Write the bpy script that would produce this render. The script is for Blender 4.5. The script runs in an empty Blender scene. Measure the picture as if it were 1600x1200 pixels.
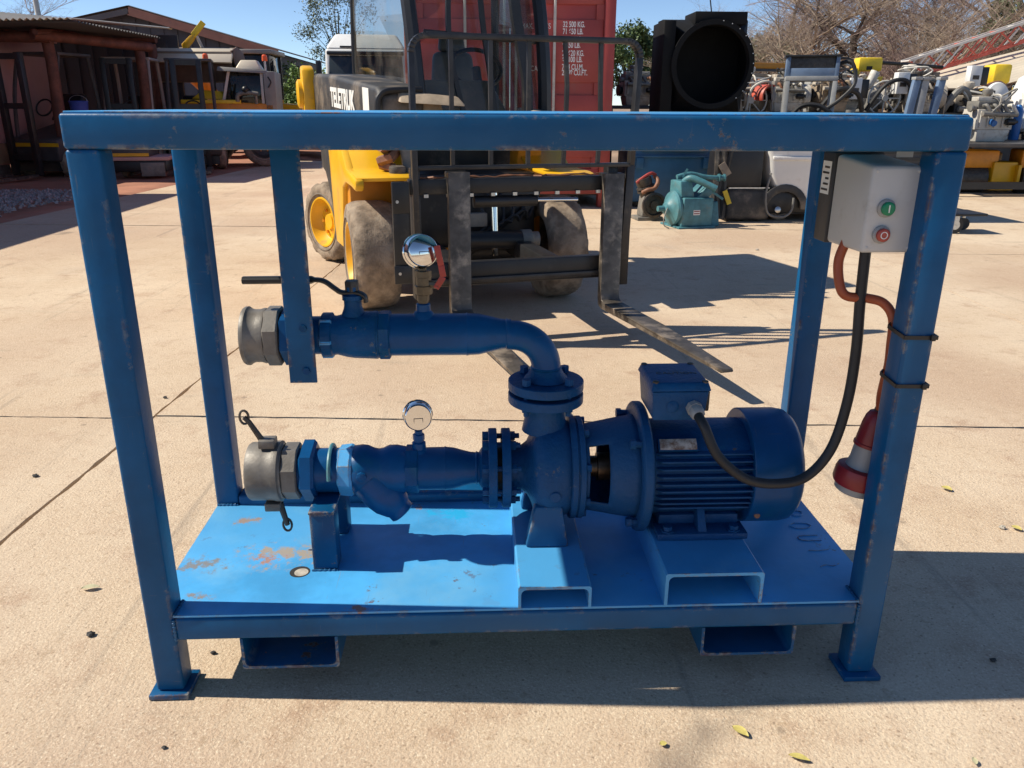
import bpy, bmesh, math, random
from mathutils import Vector, Matrix
R = math.radians
sc = bpy.context.scene
COL = sc.collection
# ------------------------------------------------------------------ camera
PITCH, YAW, ROLL = 0.33488, 0.04654, 0.0051
fw = Vector((math.sin(YAW)*math.cos(PITCH), math.cos(YAW)*math.cos(PITCH), -math.sin(PITCH)))
rt = Vector((math.cos(YAW), -math.sin(YAW), 0)); up = rt.cross(fw)
rt2 = rt*math.cos(ROLL)+up*math.sin(ROLL); up2 = up*math.cos(ROLL)-rt*math.sin(ROLL)
cam = bpy.data.cameras.new('camera'); camo = bpy.data.objects.new('camera', cam); COL.objects.link(camo)
m = Matrix((rt2, up2, -fw)).transposed().to_4x4(); m.translation = (0.68444, -1.41777, 1.18749)
camo.matrix_world = m
cam.sensor_width = 36; cam.lens = 36*1249.487/1600; cam.clip_start = .05; cam.clip_end = 2000
sc.camera = camo
# ------------------------------------------------------------------ sky and sun (sun to the left, a little behind the skid)
SUN = Vector((-0.99, 0.07, 1.0)).normalized()
el = math.asin(SUN.z); az = math.atan2(SUN.x, SUN.y)
w = bpy.data.worlds.new('World'); sc.world = w; w.use_nodes = True
nt = w.node_tree; bg = nt.nodes['Background']
sky = nt.nodes.new('ShaderNodeTexSky'); sky.sky_type = 'NISHITA'; sky.sun_disc = False
sky.sun_elevation = el; sky.sun_rotation = az; sky.air_density = .6; sky.dust_density = 0; sky.ozone_density = 3
nt.links.new(sky.outputs[0], bg.inputs[0]); bg.inputs[1].default_value = .105
sl = bpy.data.lights.new('sun', 'SUN'); sl.energy = 4.6; sl.angle = R(.53); sl.color = (1, .925, .79)
so = bpy.data.objects.new('sun', sl); COL.objects.link(so); so.location = SUN*40
so.rotation_euler = SUN.to_track_quat('Z', 'Y').to_euler()
sc.view_settings.view_transform = 'Standard'; sc.view_settings.look = 'None'
sc.view_settings.exposure = .5; sc.view_settings.gamma = 1
# ------------------------------------------------------------------ mesh helpers
class MB:
    def __init__(s): s.v = []; s.f = []
    def add(s, vs, fs):
        n = len(s.v); s.v += [Vector(a) for a in vs]; s.f += [tuple(i+n for i in q) for q in fs]; return s
    def box(s, x0, x1, y0, y1, z0, z1):
        return s.add([(x, y, z) for z in (z0, z1) for y in (y0, y1) for x in (x0, x1)],
                     [(0, 2, 3, 1), (4, 5, 7, 6), (0, 1, 5, 4), (2, 6, 7, 3), (0, 4, 6, 2), (1, 3, 7, 5)])
    def hexa(s, lo, hi):      # 4 bottom points, 4 top points, counter-clockwise from above
        return s.add(list(lo)+list(hi), [(3, 2, 1, 0), (4, 5, 6, 7), (0, 1, 5, 4), (1, 2, 6, 5), (2, 3, 7, 6), (3, 0, 4, 7)])
    def bar(s, p, q, w, h, upv=(0, 0, 1)):
        p = Vector(p); q = Vector(q); d = (q-p).normalized(); u = Vector(upv)
        if abs(d.dot(u)) > .98: u = Vector((0, 1, 0))
        a = d.cross(u).normalized()*(w/2); b = a.cross(d).normalized()*(h/2)
        return s.add([p-a-b, p+a-b, p+a+b, p-a+b, q-a-b, q+a-b, q+a+b, q-a+b],
                     [(0, 1, 2, 3), (7, 6, 5, 4), (0, 4, 5, 1), (1, 5, 6, 2), (2, 6, 7, 3), (3, 7, 4, 0)])
    def lathe(s, o, ax, prof, n=24, cap=True, ph=0.):      # prof: (distance along the axis, radius)
        o = Vector(o); ax = Vector(ax).normalized()
        u = Vector((0, 0, 1)) if abs(ax.z) < .9 else Vector((1, 0, 0))
        a = ax.cross(u).normalized(); b = ax.cross(a)
        vs = []; fs = []
        for t, r in prof:
            for k in range(n):
                g = 2*math.pi*(k+ph)/n; vs.append(o+ax*t+(a*math.cos(g)+b*math.sin(g))*max(r, 1e-5))
        for i in range(len(prof)-1):
            for k in range(n):
                j = (k+1) % n; fs.append((i*n+k, i*n+j, (i+1)*n+j, (i+1)*n+k))
        if cap:
            fs.append(tuple(reversed(range(n)))); m = (len(prof)-1)*n; fs.append(tuple(m+k for k in range(n)))
        return s.add(vs, fs)
    def cyl(s, p, q, r, r2=None, n=16, ph=0.):
        p = Vector(p); q = Vector(q); return s.lathe(p, q-p, [(0, r), ((q-p).length, r if r2 is None else r2)], n, True, ph)
    def tube(s, path, r, n=8):
        P = [Vector(p) for p in path]; m = len(P); rs = r if isinstance(r, (list, tuple)) else [r]*m
        a = None; vs = []; fs = []
        for i in range(m):
            d = (P[min(i+1, m-1)]-P[max(i-1, 0)]).normalized()
            if a is None:
                u = Vector((0, 0, 1)) if abs(d.z) < .9 else Vector((1, 0, 0)); a = d.cross(u).normalized()
            a = (a-d*a.dot(d)).normalized(); b = d.cross(a)
            vs += [P[i]+(a*math.cos(2*math.pi*k/n)+b*math.sin(2*math.pi*k/n))*rs[i] for k in range(n)]
        for i in range(m-1):
            for k in range(n):
                j = (k+1) % n; fs.append((i*n+k, i*n+j, (i+1)*n+j, (i+1)*n+k))
        fs.append(tuple(reversed(range(n)))); fs.append(tuple((m-1)*n+k for k in range(n)))
        return s.add(vs, fs)
    def prism(s, poly, ax, d0, d1):       # poly: 2-D points in the plane across axis ax ('x': (y,z), 'y': (x,z), 'z': (x,y))
        f = {'x': lambda p, d: (d, p[0], p[1]), 'y': lambda p, d: (p[0], d, p[1]), 'z': lambda p, d: (p[0], p[1], d)}[ax]
        n = len(poly)
        return s.add([f(p, d0) for p in poly]+[f(p, d1) for p in poly],
                     [tuple(range(n)), tuple(reversed(range(n, 2*n)))]+[(k, n+k, n+(k+1) % n, (k+1) % n) for k in range(n)])
    def strip(s, outer, inner, ax, d0, d1):      # a band between two open outlines, given thickness along ax
        return s.prism(list(outer)+list(reversed(inner)), ax, d0, d1)
    def sphere(s, c, r, n=12, sq=(1, 1, 1)):
        c = Vector(c); m = n//2; vs = []; fs = []
        for i in range(m+1):
            t = math.pi*i/m
            for k in range(n):
                g = 2*math.pi*k/n; vs.append(c+Vector((r*sq[0]*max(math.sin(t), 1e-4)*math.cos(g), r*sq[1]*max(math.sin(t), 1e-4)*math.sin(g), r*sq[2]*math.cos(t))))
        for i in range(m):
            for k in range(n):
                j = (k+1) % n; fs.append((i*n+k, (i+1)*n+k, (i+1)*n+j, i*n+j))
        return s.add(vs, fs)
    def mesh(s, name, bevel=0, seg=2, smooth=40):
        me = bpy.data.meshes.new(name); bm = bmesh.new()
        vv = [bm.verts.new(v) for v in s.v]
        for f in s.f:
            try: bm.faces.new([vv[i] for i in f])
            except ValueError: pass
        bmesh.ops.remove_doubles(bm, verts=bm.verts, dist=2e-5)
        bmesh.ops.recalc_face_normals(bm, faces=bm.faces)
        if bevel:
            ed = [e for e in bm.edges if len(e.link_faces) == 2 and e.calc_face_angle(0) > R(32)]
            bmesh.ops.bevel(bm, geom=ed, offset=bevel, segments=seg, profile=.5, affect='EDGES', clamp_overlap=True)
        bm.to_mesh(me); bm.free()
        if smooth:
            me.polygons.foreach_set('use_smooth', [True]*len(me.polygons)); me.set_sharp_from_angle(angle=R(smooth))
        return me
    def build(s, name, mat, parent=None, bevel=0, seg=2, smooth=40):
        return link(name, s.mesh(name, bevel, seg, smooth), mat, parent)
def link(name, me, mat, parent=None):
    o = bpy.data.objects.new(name, me); COL.objects.link(o)
    if mat is not None:
        if len(me.materials) == 0: me.materials.append(MAT[mat])
    if parent is not None: o.parent = parent
    return o
def tag(o, label, cat, group=None, kind=None):
    o['label'] = label; o['category'] = cat
    if group: o['group'] = group
    if kind: o['kind'] = kind
    return o
def thing(name, label, cat, loc=(0, 0, 0), rz=0, group=None):
    o = bpy.data.objects.new(name, None); COL.objects.link(o); o.location = loc; o.rotation_euler = (0, 0, rz)
    o.empty_display_size = .2
    return tag(o, label, cat, group)
def struct(o): o['kind'] = 'structure'; return o
def text(name, body, size, mtx, mat, parent, ext=.0006, sx=1., bold=0):
    c = bpy.data.curves.new(name, 'FONT'); c.body = body; c.size = size; c.extrude = ext; c.offset = bold
    c.space_line = .95
    t = bpy.data.objects.new(name, c); COL.objects.link(t); bpy.context.view_layer.update()
    me = bpy.data.meshes.new_from_object(t.evaluated_get(bpy.context.evaluated_depsgraph_get()))
    bpy.data.objects.remove(t); bpy.data.curves.remove(c)
    me.transform(mtx @ Matrix.Diagonal((sx, 1, 1, 1))); me.materials.clear()
    return link(name, me, mat, parent)
def frame(o, x, y):         # matrix whose local X is x, local Y is y, at o
    x = Vector(x).normalized(); y = Vector(y).normalized(); z = x.cross(y)
    m = Matrix((x, y, z)).transposed().to_4x4(); m.translation = o; return m
def arc(c, r, a0, a1, n): return [(c[0]+r*math.cos(R(a0+(a1-a0)*k/n)), c[1]+r*math.sin(R(a0+(a1-a0)*k/n))) for k in range(n+1)]
def bez(pts, n=8):          # smooth curve through the points
    P = [Vector(p) for p in pts]; out = []
    for i in range(len(P)-1):
        a = P[max(i-1, 0)]; b = P[i]; c = P[i+1]; d = P[min(i+2, len(P)-1)]
        for k in range(n):
            t = k/n; out.append(.5*((2*b)+(c-a)*t+(2*a-5*b+4*c-d)*t*t+(3*b-a-3*c+d)*t**3))
    return out+[P[-1]]
# ------------------------------------------------------------------ materials
MAT = {}
def mat(name, col, rough=.5, metal=0., var=.12, vs=5., bump=0., bs=80., dirt=None, da=.5, ds=3., rust=0., rs=14., edge=0., rvar=.1, coat=0., streak=0., spec=.5, stains=(), chips=0., scratch=0.):
    m = bpy.data.materials.new(name); m.use_nodes = True; N = m.node_tree.nodes; L = m.node_tree.links
    b = N['Principled BSDF']; tc = N.new('ShaderNodeTexCoord'); co = tc.outputs['Object']
    b.inputs['Metallic'].default_value = metal; b.inputs['Roughness'].default_value = rough
    b.inputs['Specular IOR Level'].default_value = spec
    if coat: b.inputs['Coat Weight'].default_value = coat; b.inputs['Coat Roughness'].default_value = .12
    def noise(s, d=6, r=.6, c=None):
        n = N.new('ShaderNodeTexNoise'); n.inputs['Scale'].default_value = s; n.inputs['Detail'].default_value = d; n.inputs['Roughness'].default_value = r
        L.new(c or co, n.inputs['Vector']); return n.outputs['Fac']
    def ramp(x, lo, hi):
        r = N.new('ShaderNodeMapRange'); r.interpolation_type = 'SMOOTHSTEP'; r.inputs[1].default_value = lo; r.inputs[2].default_value = hi; L.new(x, r.inputs[0]); return r.outputs[0]
    def mix(f, a, c):
        x = N.new('ShaderNodeMix'); x.data_type = 'RGBA'; L.new(f, x.inputs['Factor'])
        for s, i in ((a, 6), (c, 7)):
            if isinstance(s, tuple): x.inputs[i].default_value = (*s[:3], 1)
            else: L.new(s, x.inputs[i])
        return x.outputs[2]
    cur = mix(ramp(noise(vs), .3, .7), tuple(c*(1-var) for c in col), tuple(min(1, c*(1+var)) for c in col))
    if streak:
        mp = N.new('ShaderNodeMapping'); mp.inputs['Scale'].default_value = (1, 1, .08); L.new(co, mp.inputs[0])
        cur = mix(ramp(noise(22, 4, .6, mp.outputs[0]), .55, .8), cur, tuple(c*(1-streak) for c in col))
    if dirt: cur = mix(ramp(noise(ds, 8, .65), .75-da*.45, .95-da*.35), cur, dirt)
    rg = None
    if rust:
        k = ramp(noise(rs, 9, .7), .745-rust*.12, .775-rust*.12); k2 = noise(60, 4)
        rc = mix(k2, (.16, .06, .025), (.34, .17, .08)); cur = mix(k, cur, rc); rg = k
    if chips:      # sharp-edged flakes in clusters: pale primer round a rusty core
        gate = ramp(noise(5, 3), .5, .62); fine = noise(34, 9, .75)
        ml0 = N.new('ShaderNodeMath'); ml0.operation = 'MULTIPLY'; L.new(gate, ml0.inputs[0]); L.new(fine, ml0.inputs[1])
        cur = mix(ramp(ml0.outputs[0], .60-chips*.06, .612-chips*.06), cur, (.12, .15, .17)); cur = mix(ramp(ml0.outputs[0], .625-chips*.06, .64-chips*.06), cur, (.13, .06, .03))
    if scratch:
        for sc3, lo_ in (((260, 9, 9), .70), ((9, 9, 240), .71), ((120, 200, 12), .72)):
            mp = N.new('ShaderNodeMapping'); mp.inputs['Scale'].default_value = sc3; L.new(co, mp.inputs[0])
            cur = mix(ramp(noise(1, 3, .5, mp.outputs[0]), lo_, lo_+.03), cur, tuple(min(1, c*.6+.10*scratch) for c in col))
        cur = mix(ramp(noise(2.2, 4, .6), .42, .75), cur, tuple(c*.87+x*.13 for c, x in zip(col, (.12, .16, .16))))
    if edge:
        bv = N.new('ShaderNodeBevel'); bv.samples = 4; bv.inputs['Radius'].default_value = edge
        ge = N.new('ShaderNodeNewGeometry'); dt = N.new('ShaderNodeVectorMath'); dt.operation = 'DOT_PRODUCT'
        L.new(bv.outputs[0], dt.inputs[0]); L.new(ge.outputs['Normal'], dt.inputs[1])
        iv = N.new('ShaderNodeMath'); iv.operation = 'SUBTRACT'; iv.inputs[0].default_value = 1; L.new(dt.outputs['Value'], iv.inputs[1])
        ml = N.new('ShaderNodeMath'); ml.operation = 'MULTIPLY'; L.new(iv.outputs[0], ml.inputs[0]); L.new(ramp(noise(11, 9, .78), .49, .6), ml.inputs[1])
        cur = mix(ramp(ml.outputs[0], .02, .045), cur, mix(ramp(noise(55, 4), .4, .6), (.30, .27, .21), (.13, .065, .035)))
    for (sx_, sy_, sr_, sc_, sa_) in stains:       # worn patches at fixed places on the thing
        mp = N.new('ShaderNodeMapping'); mp.inputs['Location'].default_value = (-sx_, -sy_*1.0, 0); L.new(co, mp.inputs[0])
        s2 = N.new('ShaderNodeMapping'); s2.inputs['Scale'].default_value = (1, 2.0, 0); L.new(mp.outputs[0], s2.inputs[0])
        ln = N.new('ShaderNodeVectorMath'); ln.operation = 'LENGTH'; L.new(s2.outputs[0], ln.inputs[0])
        ad = N.new('ShaderNodeMath'); ad.operation = 'MULTIPLY_ADD'; ad.inputs[1].default_value = -1/sr_; L.new(ln.outputs['Value'], ad.inputs[0]); L.new(ramp(noise(26, 9, .8), .36, .66), ad.inputs[2])
        cur = mix(ramp(ad.outputs[0], -.35, .5), cur, tuple(a_*.5+b_*.5 for a_, b_ in zip(col, sc_))); fm = N.new('ShaderNodeMath'); fm.operation = 'MULTIPLY'; fm.inputs[1].default_value = .75; L.new(ramp(ad.outputs[0], .0, .22), fm.inputs[0]); cur = mix(fm.outputs[0], cur, sc_)
    L.new(cur, b.inputs['Base Color'])
    if rvar:
        r = N.new('ShaderNodeMapRange'); r.inputs[3].default_value = max(.02, rough-rvar); r.inputs[4].default_value = min(1, rough+rvar); L.new(noise(vs*3), r.inputs[0])
        if rg is not None:
            mx = N.new('ShaderNodeMath'); mx.operation = 'MAXIMUM'; L.new(r.outputs[0], mx.inputs[0])
            m8 = N.new('ShaderNodeMath'); m8.operation = 'MULTIPLY'; m8.inputs[1].default_value = .85; L.new(rg, m8.inputs[0]); L.new(m8.outputs[0], mx.inputs[1]); L.new(mx.outputs[0], b.inputs['Roughness'])
        else: L.new(r.outputs[0], b.inputs['Roughness'])
    if bump:
        bp = N.new('ShaderNodeBump'); bp.inputs['Strength'].default_value = bump; bp.inputs['Distance'].default_value = .01
        L.new(noise(bs, 5), bp.inputs['Height']); L.new(bp.outputs[0], b.inputs['Normal'])
    MAT[name] = m; return m
DUST = (.36, .28, .2)
mat('blue', (.0025, .08, .205), .38, var=.25, vs=4, dirt=(.012, .072, .14), da=.5, ds=5, rust=.55, rs=15, edge=.013, spec=.22, chips=.6, scratch=.6, bump=.06, bs=70)
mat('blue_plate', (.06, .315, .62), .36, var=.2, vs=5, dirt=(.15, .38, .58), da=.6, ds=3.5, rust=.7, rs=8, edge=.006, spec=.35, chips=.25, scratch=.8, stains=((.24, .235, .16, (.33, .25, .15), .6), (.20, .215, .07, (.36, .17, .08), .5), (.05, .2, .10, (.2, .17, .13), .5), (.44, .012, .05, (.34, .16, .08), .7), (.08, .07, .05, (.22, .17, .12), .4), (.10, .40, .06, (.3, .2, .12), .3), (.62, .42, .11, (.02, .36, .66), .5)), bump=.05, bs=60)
mat('blue_cast', (.0018, .06, .178), .42, var=.25, vs=9, spec=.2, dirt=(.006, .08, .15), da=.45, ds=10, bump=.3, bs=90, rust=.25, rs=20, scratch=.25, chips=.2)
mat('blue_pipe', (.0018, .064, .195), .34, var=.18, vs=7, spec=.25, dirt=(.006, .085, .16), da=.4, ds=8, bump=.08, bs=45, rust=.1, rs=18, scratch=.3)
mat('alu', (.17, .155, .135), .5, metal=.2, var=.25, vs=18, dirt=(.13, .11, .09), da=.6, ds=14, bump=.08, bs=150)
mat('dark_steel', (.07, .062, .055), .5, metal=.5, var=.3, vs=20, dirt=(.16, .11, .07), da=.5, ds=18)
mat('chrome', (.75, .74, .72), .09, metal=1, var=.04, rvar=.04)
mat('zinc', (.55, .55, .53), .35, metal=.9, var=.15, vs=30)
mat('rubber', (.016, .016, .017), .55, var=.2, vs=10, dirt=(.07, .06, .05), da=.3, ds=12)
mat('black_plastic', (.014, .014, .015), .42, var=.1)
mat('orange_cable', (.36, .075, .022), .5, var=.15, vs=12)
mat('red_plastic', (.22, .012, .016), .4, var=.1, vs=10, dirt=(.2, .06, .05), da=.4, ds=20)
mat('grey_plastic', (.3, .3, .29), .45, var=.06, vs=10, dirt=(.25, .23, .2), da=.4, ds=14)
mat('box_grey', (.5, .5, .485), .42, var=.04, vs=6, dirt=(.36, .34, .3), da=.45, ds=12)
mat('box_back', (.035, .036, .038), .5)
mat('green_button', (.0, .2, .085), .35, var=.05); mat('red_button', (.38, .06, .04), .4, var=.08)
mat('white_paint', (.75, .75, .72), .5, var=.05, dirt=(.5, .46, .4), da=.35, ds=10)
mat('label_plate', (.5, .45, .38), .5, metal=.2, var=.25, vs=40, dirt=(.16, .08, .04), da=.75, ds=45)
mat('red_lever', (.33, .04, .03), .5, var=.2, vs=30)
mat('brass', (.12, .1, .07), .45, metal=.7, var=.2, vs=40)
mat('shaft', (.14, .1, .07), .4, metal=.8, var=.3, vs=30)
mat('weld', (.004, .085, .2), .45, bump=.3, bs=200)
mat('hole_dark', (.02, .02, .02), .8, var=0)
# machine paints
mat('yellow', (.74, .40, .012), .38, var=.1, vs=3, dirt=(.3, .19, .07), da=.4, ds=5, rust=.1, rs=9)
mat('orange_yellow', (.62, .24, .012), .42, var=.15, vs=4, dirt=(.2, .1, .03), da=.4, ds=7, rust=.2, rs=16)
mat('black_paint', (.014, .014, .015), .42, var=.25, vs=6, dirt=(.07, .06, .05), da=.42, ds=7, bump=.05, bs=60)
mat('black_dusty', (.03, .029, .028), .55, var=.2, vs=6, dirt=(.2, .16, .12), da=.6, ds=3.5)
mat('guard_steel', (.035, .034, .035), .38, metal=.3, var=.3, vs=10, dirt=(.12, .1, .08), da=.45, ds=9)
mat('fork_steel', (.1, .085, .07), .42, metal=.4, var=.4, vs=9, dirt=(.4, .32, .24), da=.62, ds=8)
mat('dusty_cast', (.3, .23, .16), .7, var=.25, vs=9, dirt=(.1, .085, .07), da=.5, ds=12, bump=.1)
mat('tyre', (.23, .175, .125), .9, var=.35, vs=12, dirt=(.34, .28, .21), da=.6, ds=6, bump=.55, bs=45)
mat('tyre_side', (.2, .165, .13), .85, var=.25, vs=10, dirt=(.09, .08, .07), da=.5, ds=8, bump=.2, bs=60)
mat('vinyl', (.16, .15, .13), .5, var=.15, vs=8, dirt=DUST, da=.5, ds=6)
mat('panel_grey', (.24, .23, .21), .5, var=.1, vs=5, dirt=DUST, da=.45, ds=5)
mat('container_red', (.36, .055, .045), .5, var=.12, vs=2, dirt=(.28, .1, .08), da=.45, ds=3, rust=.12, rs=5, streak=.15)
mat('navy_box', (.02, .11, .23), .45, var=.18, vs=2.5, dirt=(.05, .12, .18), da=.5, ds=4, rust=.12, rs=7)
mat('teal', (.06, .19, .22), .5, var=.25, vs=9, dirt=(.12, .17, .17), da=.5, ds=10, rust=.2, rs=16, bump=.1)
mat('iron_grey', (.2, .19, .17), .6, metal=.2, var=.25, vs=9, dirt=(.16, .09, .05), da=.5, ds=9)
mat('copper_rust', (.25, .11, .06), .6, var=.3, vs=14)
mat('dirty_white', (.55, .52, .46), .55, var=.12, vs=4, dirt=(.3, .24, .18), da=.55, ds=6, rust=.15, rs=9)
mat('clean_white', (.72, .71, .68), .4, var=.06, vs=2, dirt=(.45, .41, .36), da=.4, ds=4)
mat('beige_engine', (.46, .4, .32), .65, var=.25, vs=8, dirt=(.2, .14, .09), da=.55, ds=9)
mat('steel_blue', (.13, .19, .29), .5, var=.15, vs=6, dirt=(.2, .2, .2), da=.4, ds=6)
mat('frame_grey', (.33, .33, .32), .5, var=.15, vs=8, dirt=(.2, .16, .12), da=.5, ds=8)
mat('yellow_bright', (.78, .53, .02), .45, var=.12, vs=5, dirt=(.4, .28, .1), da=.4, ds=6)
mat('mast_red', (.5, .09, .055), .5, var=.2, vs=6); mat('mast_white', (.62, .58, .53), .5, var=.12, vs=6, dirt=(.4, .2, .14), da=.4, ds=7)
mat('roof_cream', (.62, .54, .42), .45, var=.1, vs=1, dirt=(.4, .32, .23), da=.4, ds=1.5, metal=.1)
mat('roof_dark', (.09, .085, .085), .6, var=.15, vs=1); mat('wall_dark', (.05, .055, .07), .6, var=.12, vs=.8, dirt=(.1, .09, .085), da=.4, ds=1.2, streak=.2)
mat('fascia', (.3, .14, .09), .55, var=.12, vs=2, dirt=(.22, .13, .1), da=.4, ds=3)
mat('log', (.13, .045, .028), .7, var=.35, vs=6, dirt=(.08, .04, .03), da=.5, ds=9, bump=.3, bs=25)
mat('pink_wall', (.52, .31, .28), .6, var=.06, vs=2, dirt=(.4, .25, .2), da=.35, ds=2, streak=.12)
mat('ply', (.4, .25, .14), .7, var=.2, vs=5)
mat('bucket', (.3, .24, .17), .55, metal=.25, var=.25, vs=2.5, dirt=(.15, .08, .05), da=.6, ds=2.5)
mat('bucket_in', (.13, .075, .05), .65, var=.3, vs=3); mat('pole_grey', (.34, .29, .26), .5, var=.1)
mat('beacon', (.75, .11, .03), .3, var=.05); mat('dark_body', (.06, .056, .055), .5, var=.2, vs=3, dirt=(.12, .1, .085), da=.5, ds=4)
mat('bucket_blue', (.05, .09, .4), .45); mat('red_dark', (.2, .02, .025), .5)
mat('leaf_yellow', (.55, .46, .14), .6, var=.25, vs=40); mat('leaf_pale', (.5, .46, .28), .6, var=.2, vs=40)
mat('stone_dark', (.04, .038, .036), .8, var=.3, vs=40, bump=.3); mat('stone_pale', (.4, .36, .3), .8, var=.2, vs=40, bump=.3)
mat('bark_dark', (.07, .05, .038), .9, var=.3, vs=8); mat('twig', (.34, .26, .19), .85, var=.3, vs=1.5)
mat('twig_red', (.26, .18, .15), .85, var=.3, vs=1.5)
mat('leaf_green', (.07, .11, .03), .55, var=.45, vs=2.5); mat('leaf_grey', (.13, .15, .075), .6, var=.35, vs=2); mat('leaf_bright', (.1, .17, .03), .55, var=.4, vs=3)
mat('dirt_red', (.34, .15, .09), .95, var=.25, vs=1.2, dirt=(.24, .13, .09), da=.5, ds=2.5, bump=.5, bs=18)
mat('gravel', (.27, .26, .25), .85, var=.45, vs=14); mat('earth', (.3, .2, .13), .95, var=.3, vs=.4, bump=.4, bs=6)
mat('tank_white', (.78, .78, .76), .35, var=.04, vs=3, dirt=(.55, .5, .44), da=.3, ds=3)
mat('pump_cream', (.62, .5, .36), .5, var=.1, vs=6, dirt=(.4, .3, .2), da=.4, ds=7); mat('shroud_black', (.004, .004, .0045), .7, spec=.25, var=.2, vs=3)
mat('gas_blue', (.02, .13, .38), .4)
def glass(name, tint, alpha_rough=.03, mixf=.75):
    m = bpy.data.materials.new(name); m.use_nodes = True; N = m.node_tree.nodes; L = m.node_tree.links
    N.remove(N['Principled BSDF']); o = N['Material Output']
    t = N.new('ShaderNodeBsdfTransparent'); t.inputs[0].default_value = (*tint, 1)
    g = N.new('ShaderNodeBsdfGlossy'); g.inputs['Roughness'].default_value = alpha_rough
    d = N.new('ShaderNodeBsdfDiffuse'); d.inputs[0].default_value = (.4, .36, .3, 1)
    fr = N.new('ShaderNodeFresnel'); fr.inputs[0].default_value = 1.5
    tc = N.new('ShaderNodeTexCoord'); n = N.new('ShaderNodeTexNoise'); n.inputs['Scale'].default_value = 4; n.inputs['Detail'].default_value = 6
    L.new(tc.outputs['Object'], n.inputs['Vector']); r = N.new('ShaderNodeMapRange'); r.inputs[1].default_value = .35; r.inputs[2].default_value = .8; r.inputs[4].default_value = 1-mixf; L.new(n.outputs['Fac'], r.inputs[0])
    a = N.new('ShaderNodeMixShader'); L.new(fr.outputs[0], a.inputs[0]); L.new(t.outputs[0], a.inputs[1]); L.new(g.outputs[0], a.inputs[2])
    c = N.new('ShaderNodeMixShader'); L.new(r.outputs[0], c.inputs[0]); L.new(a.outputs[0], c.inputs[1]); L.new(d.outputs[0], c.inputs[2])
    L.new(c.outputs[0], o.inputs['Surface']); MAT[name] = m
glass('cab_glass', (.58, .62, .61)); glass('truck_glass', (.12, .17, .22), .03, .9)
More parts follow.
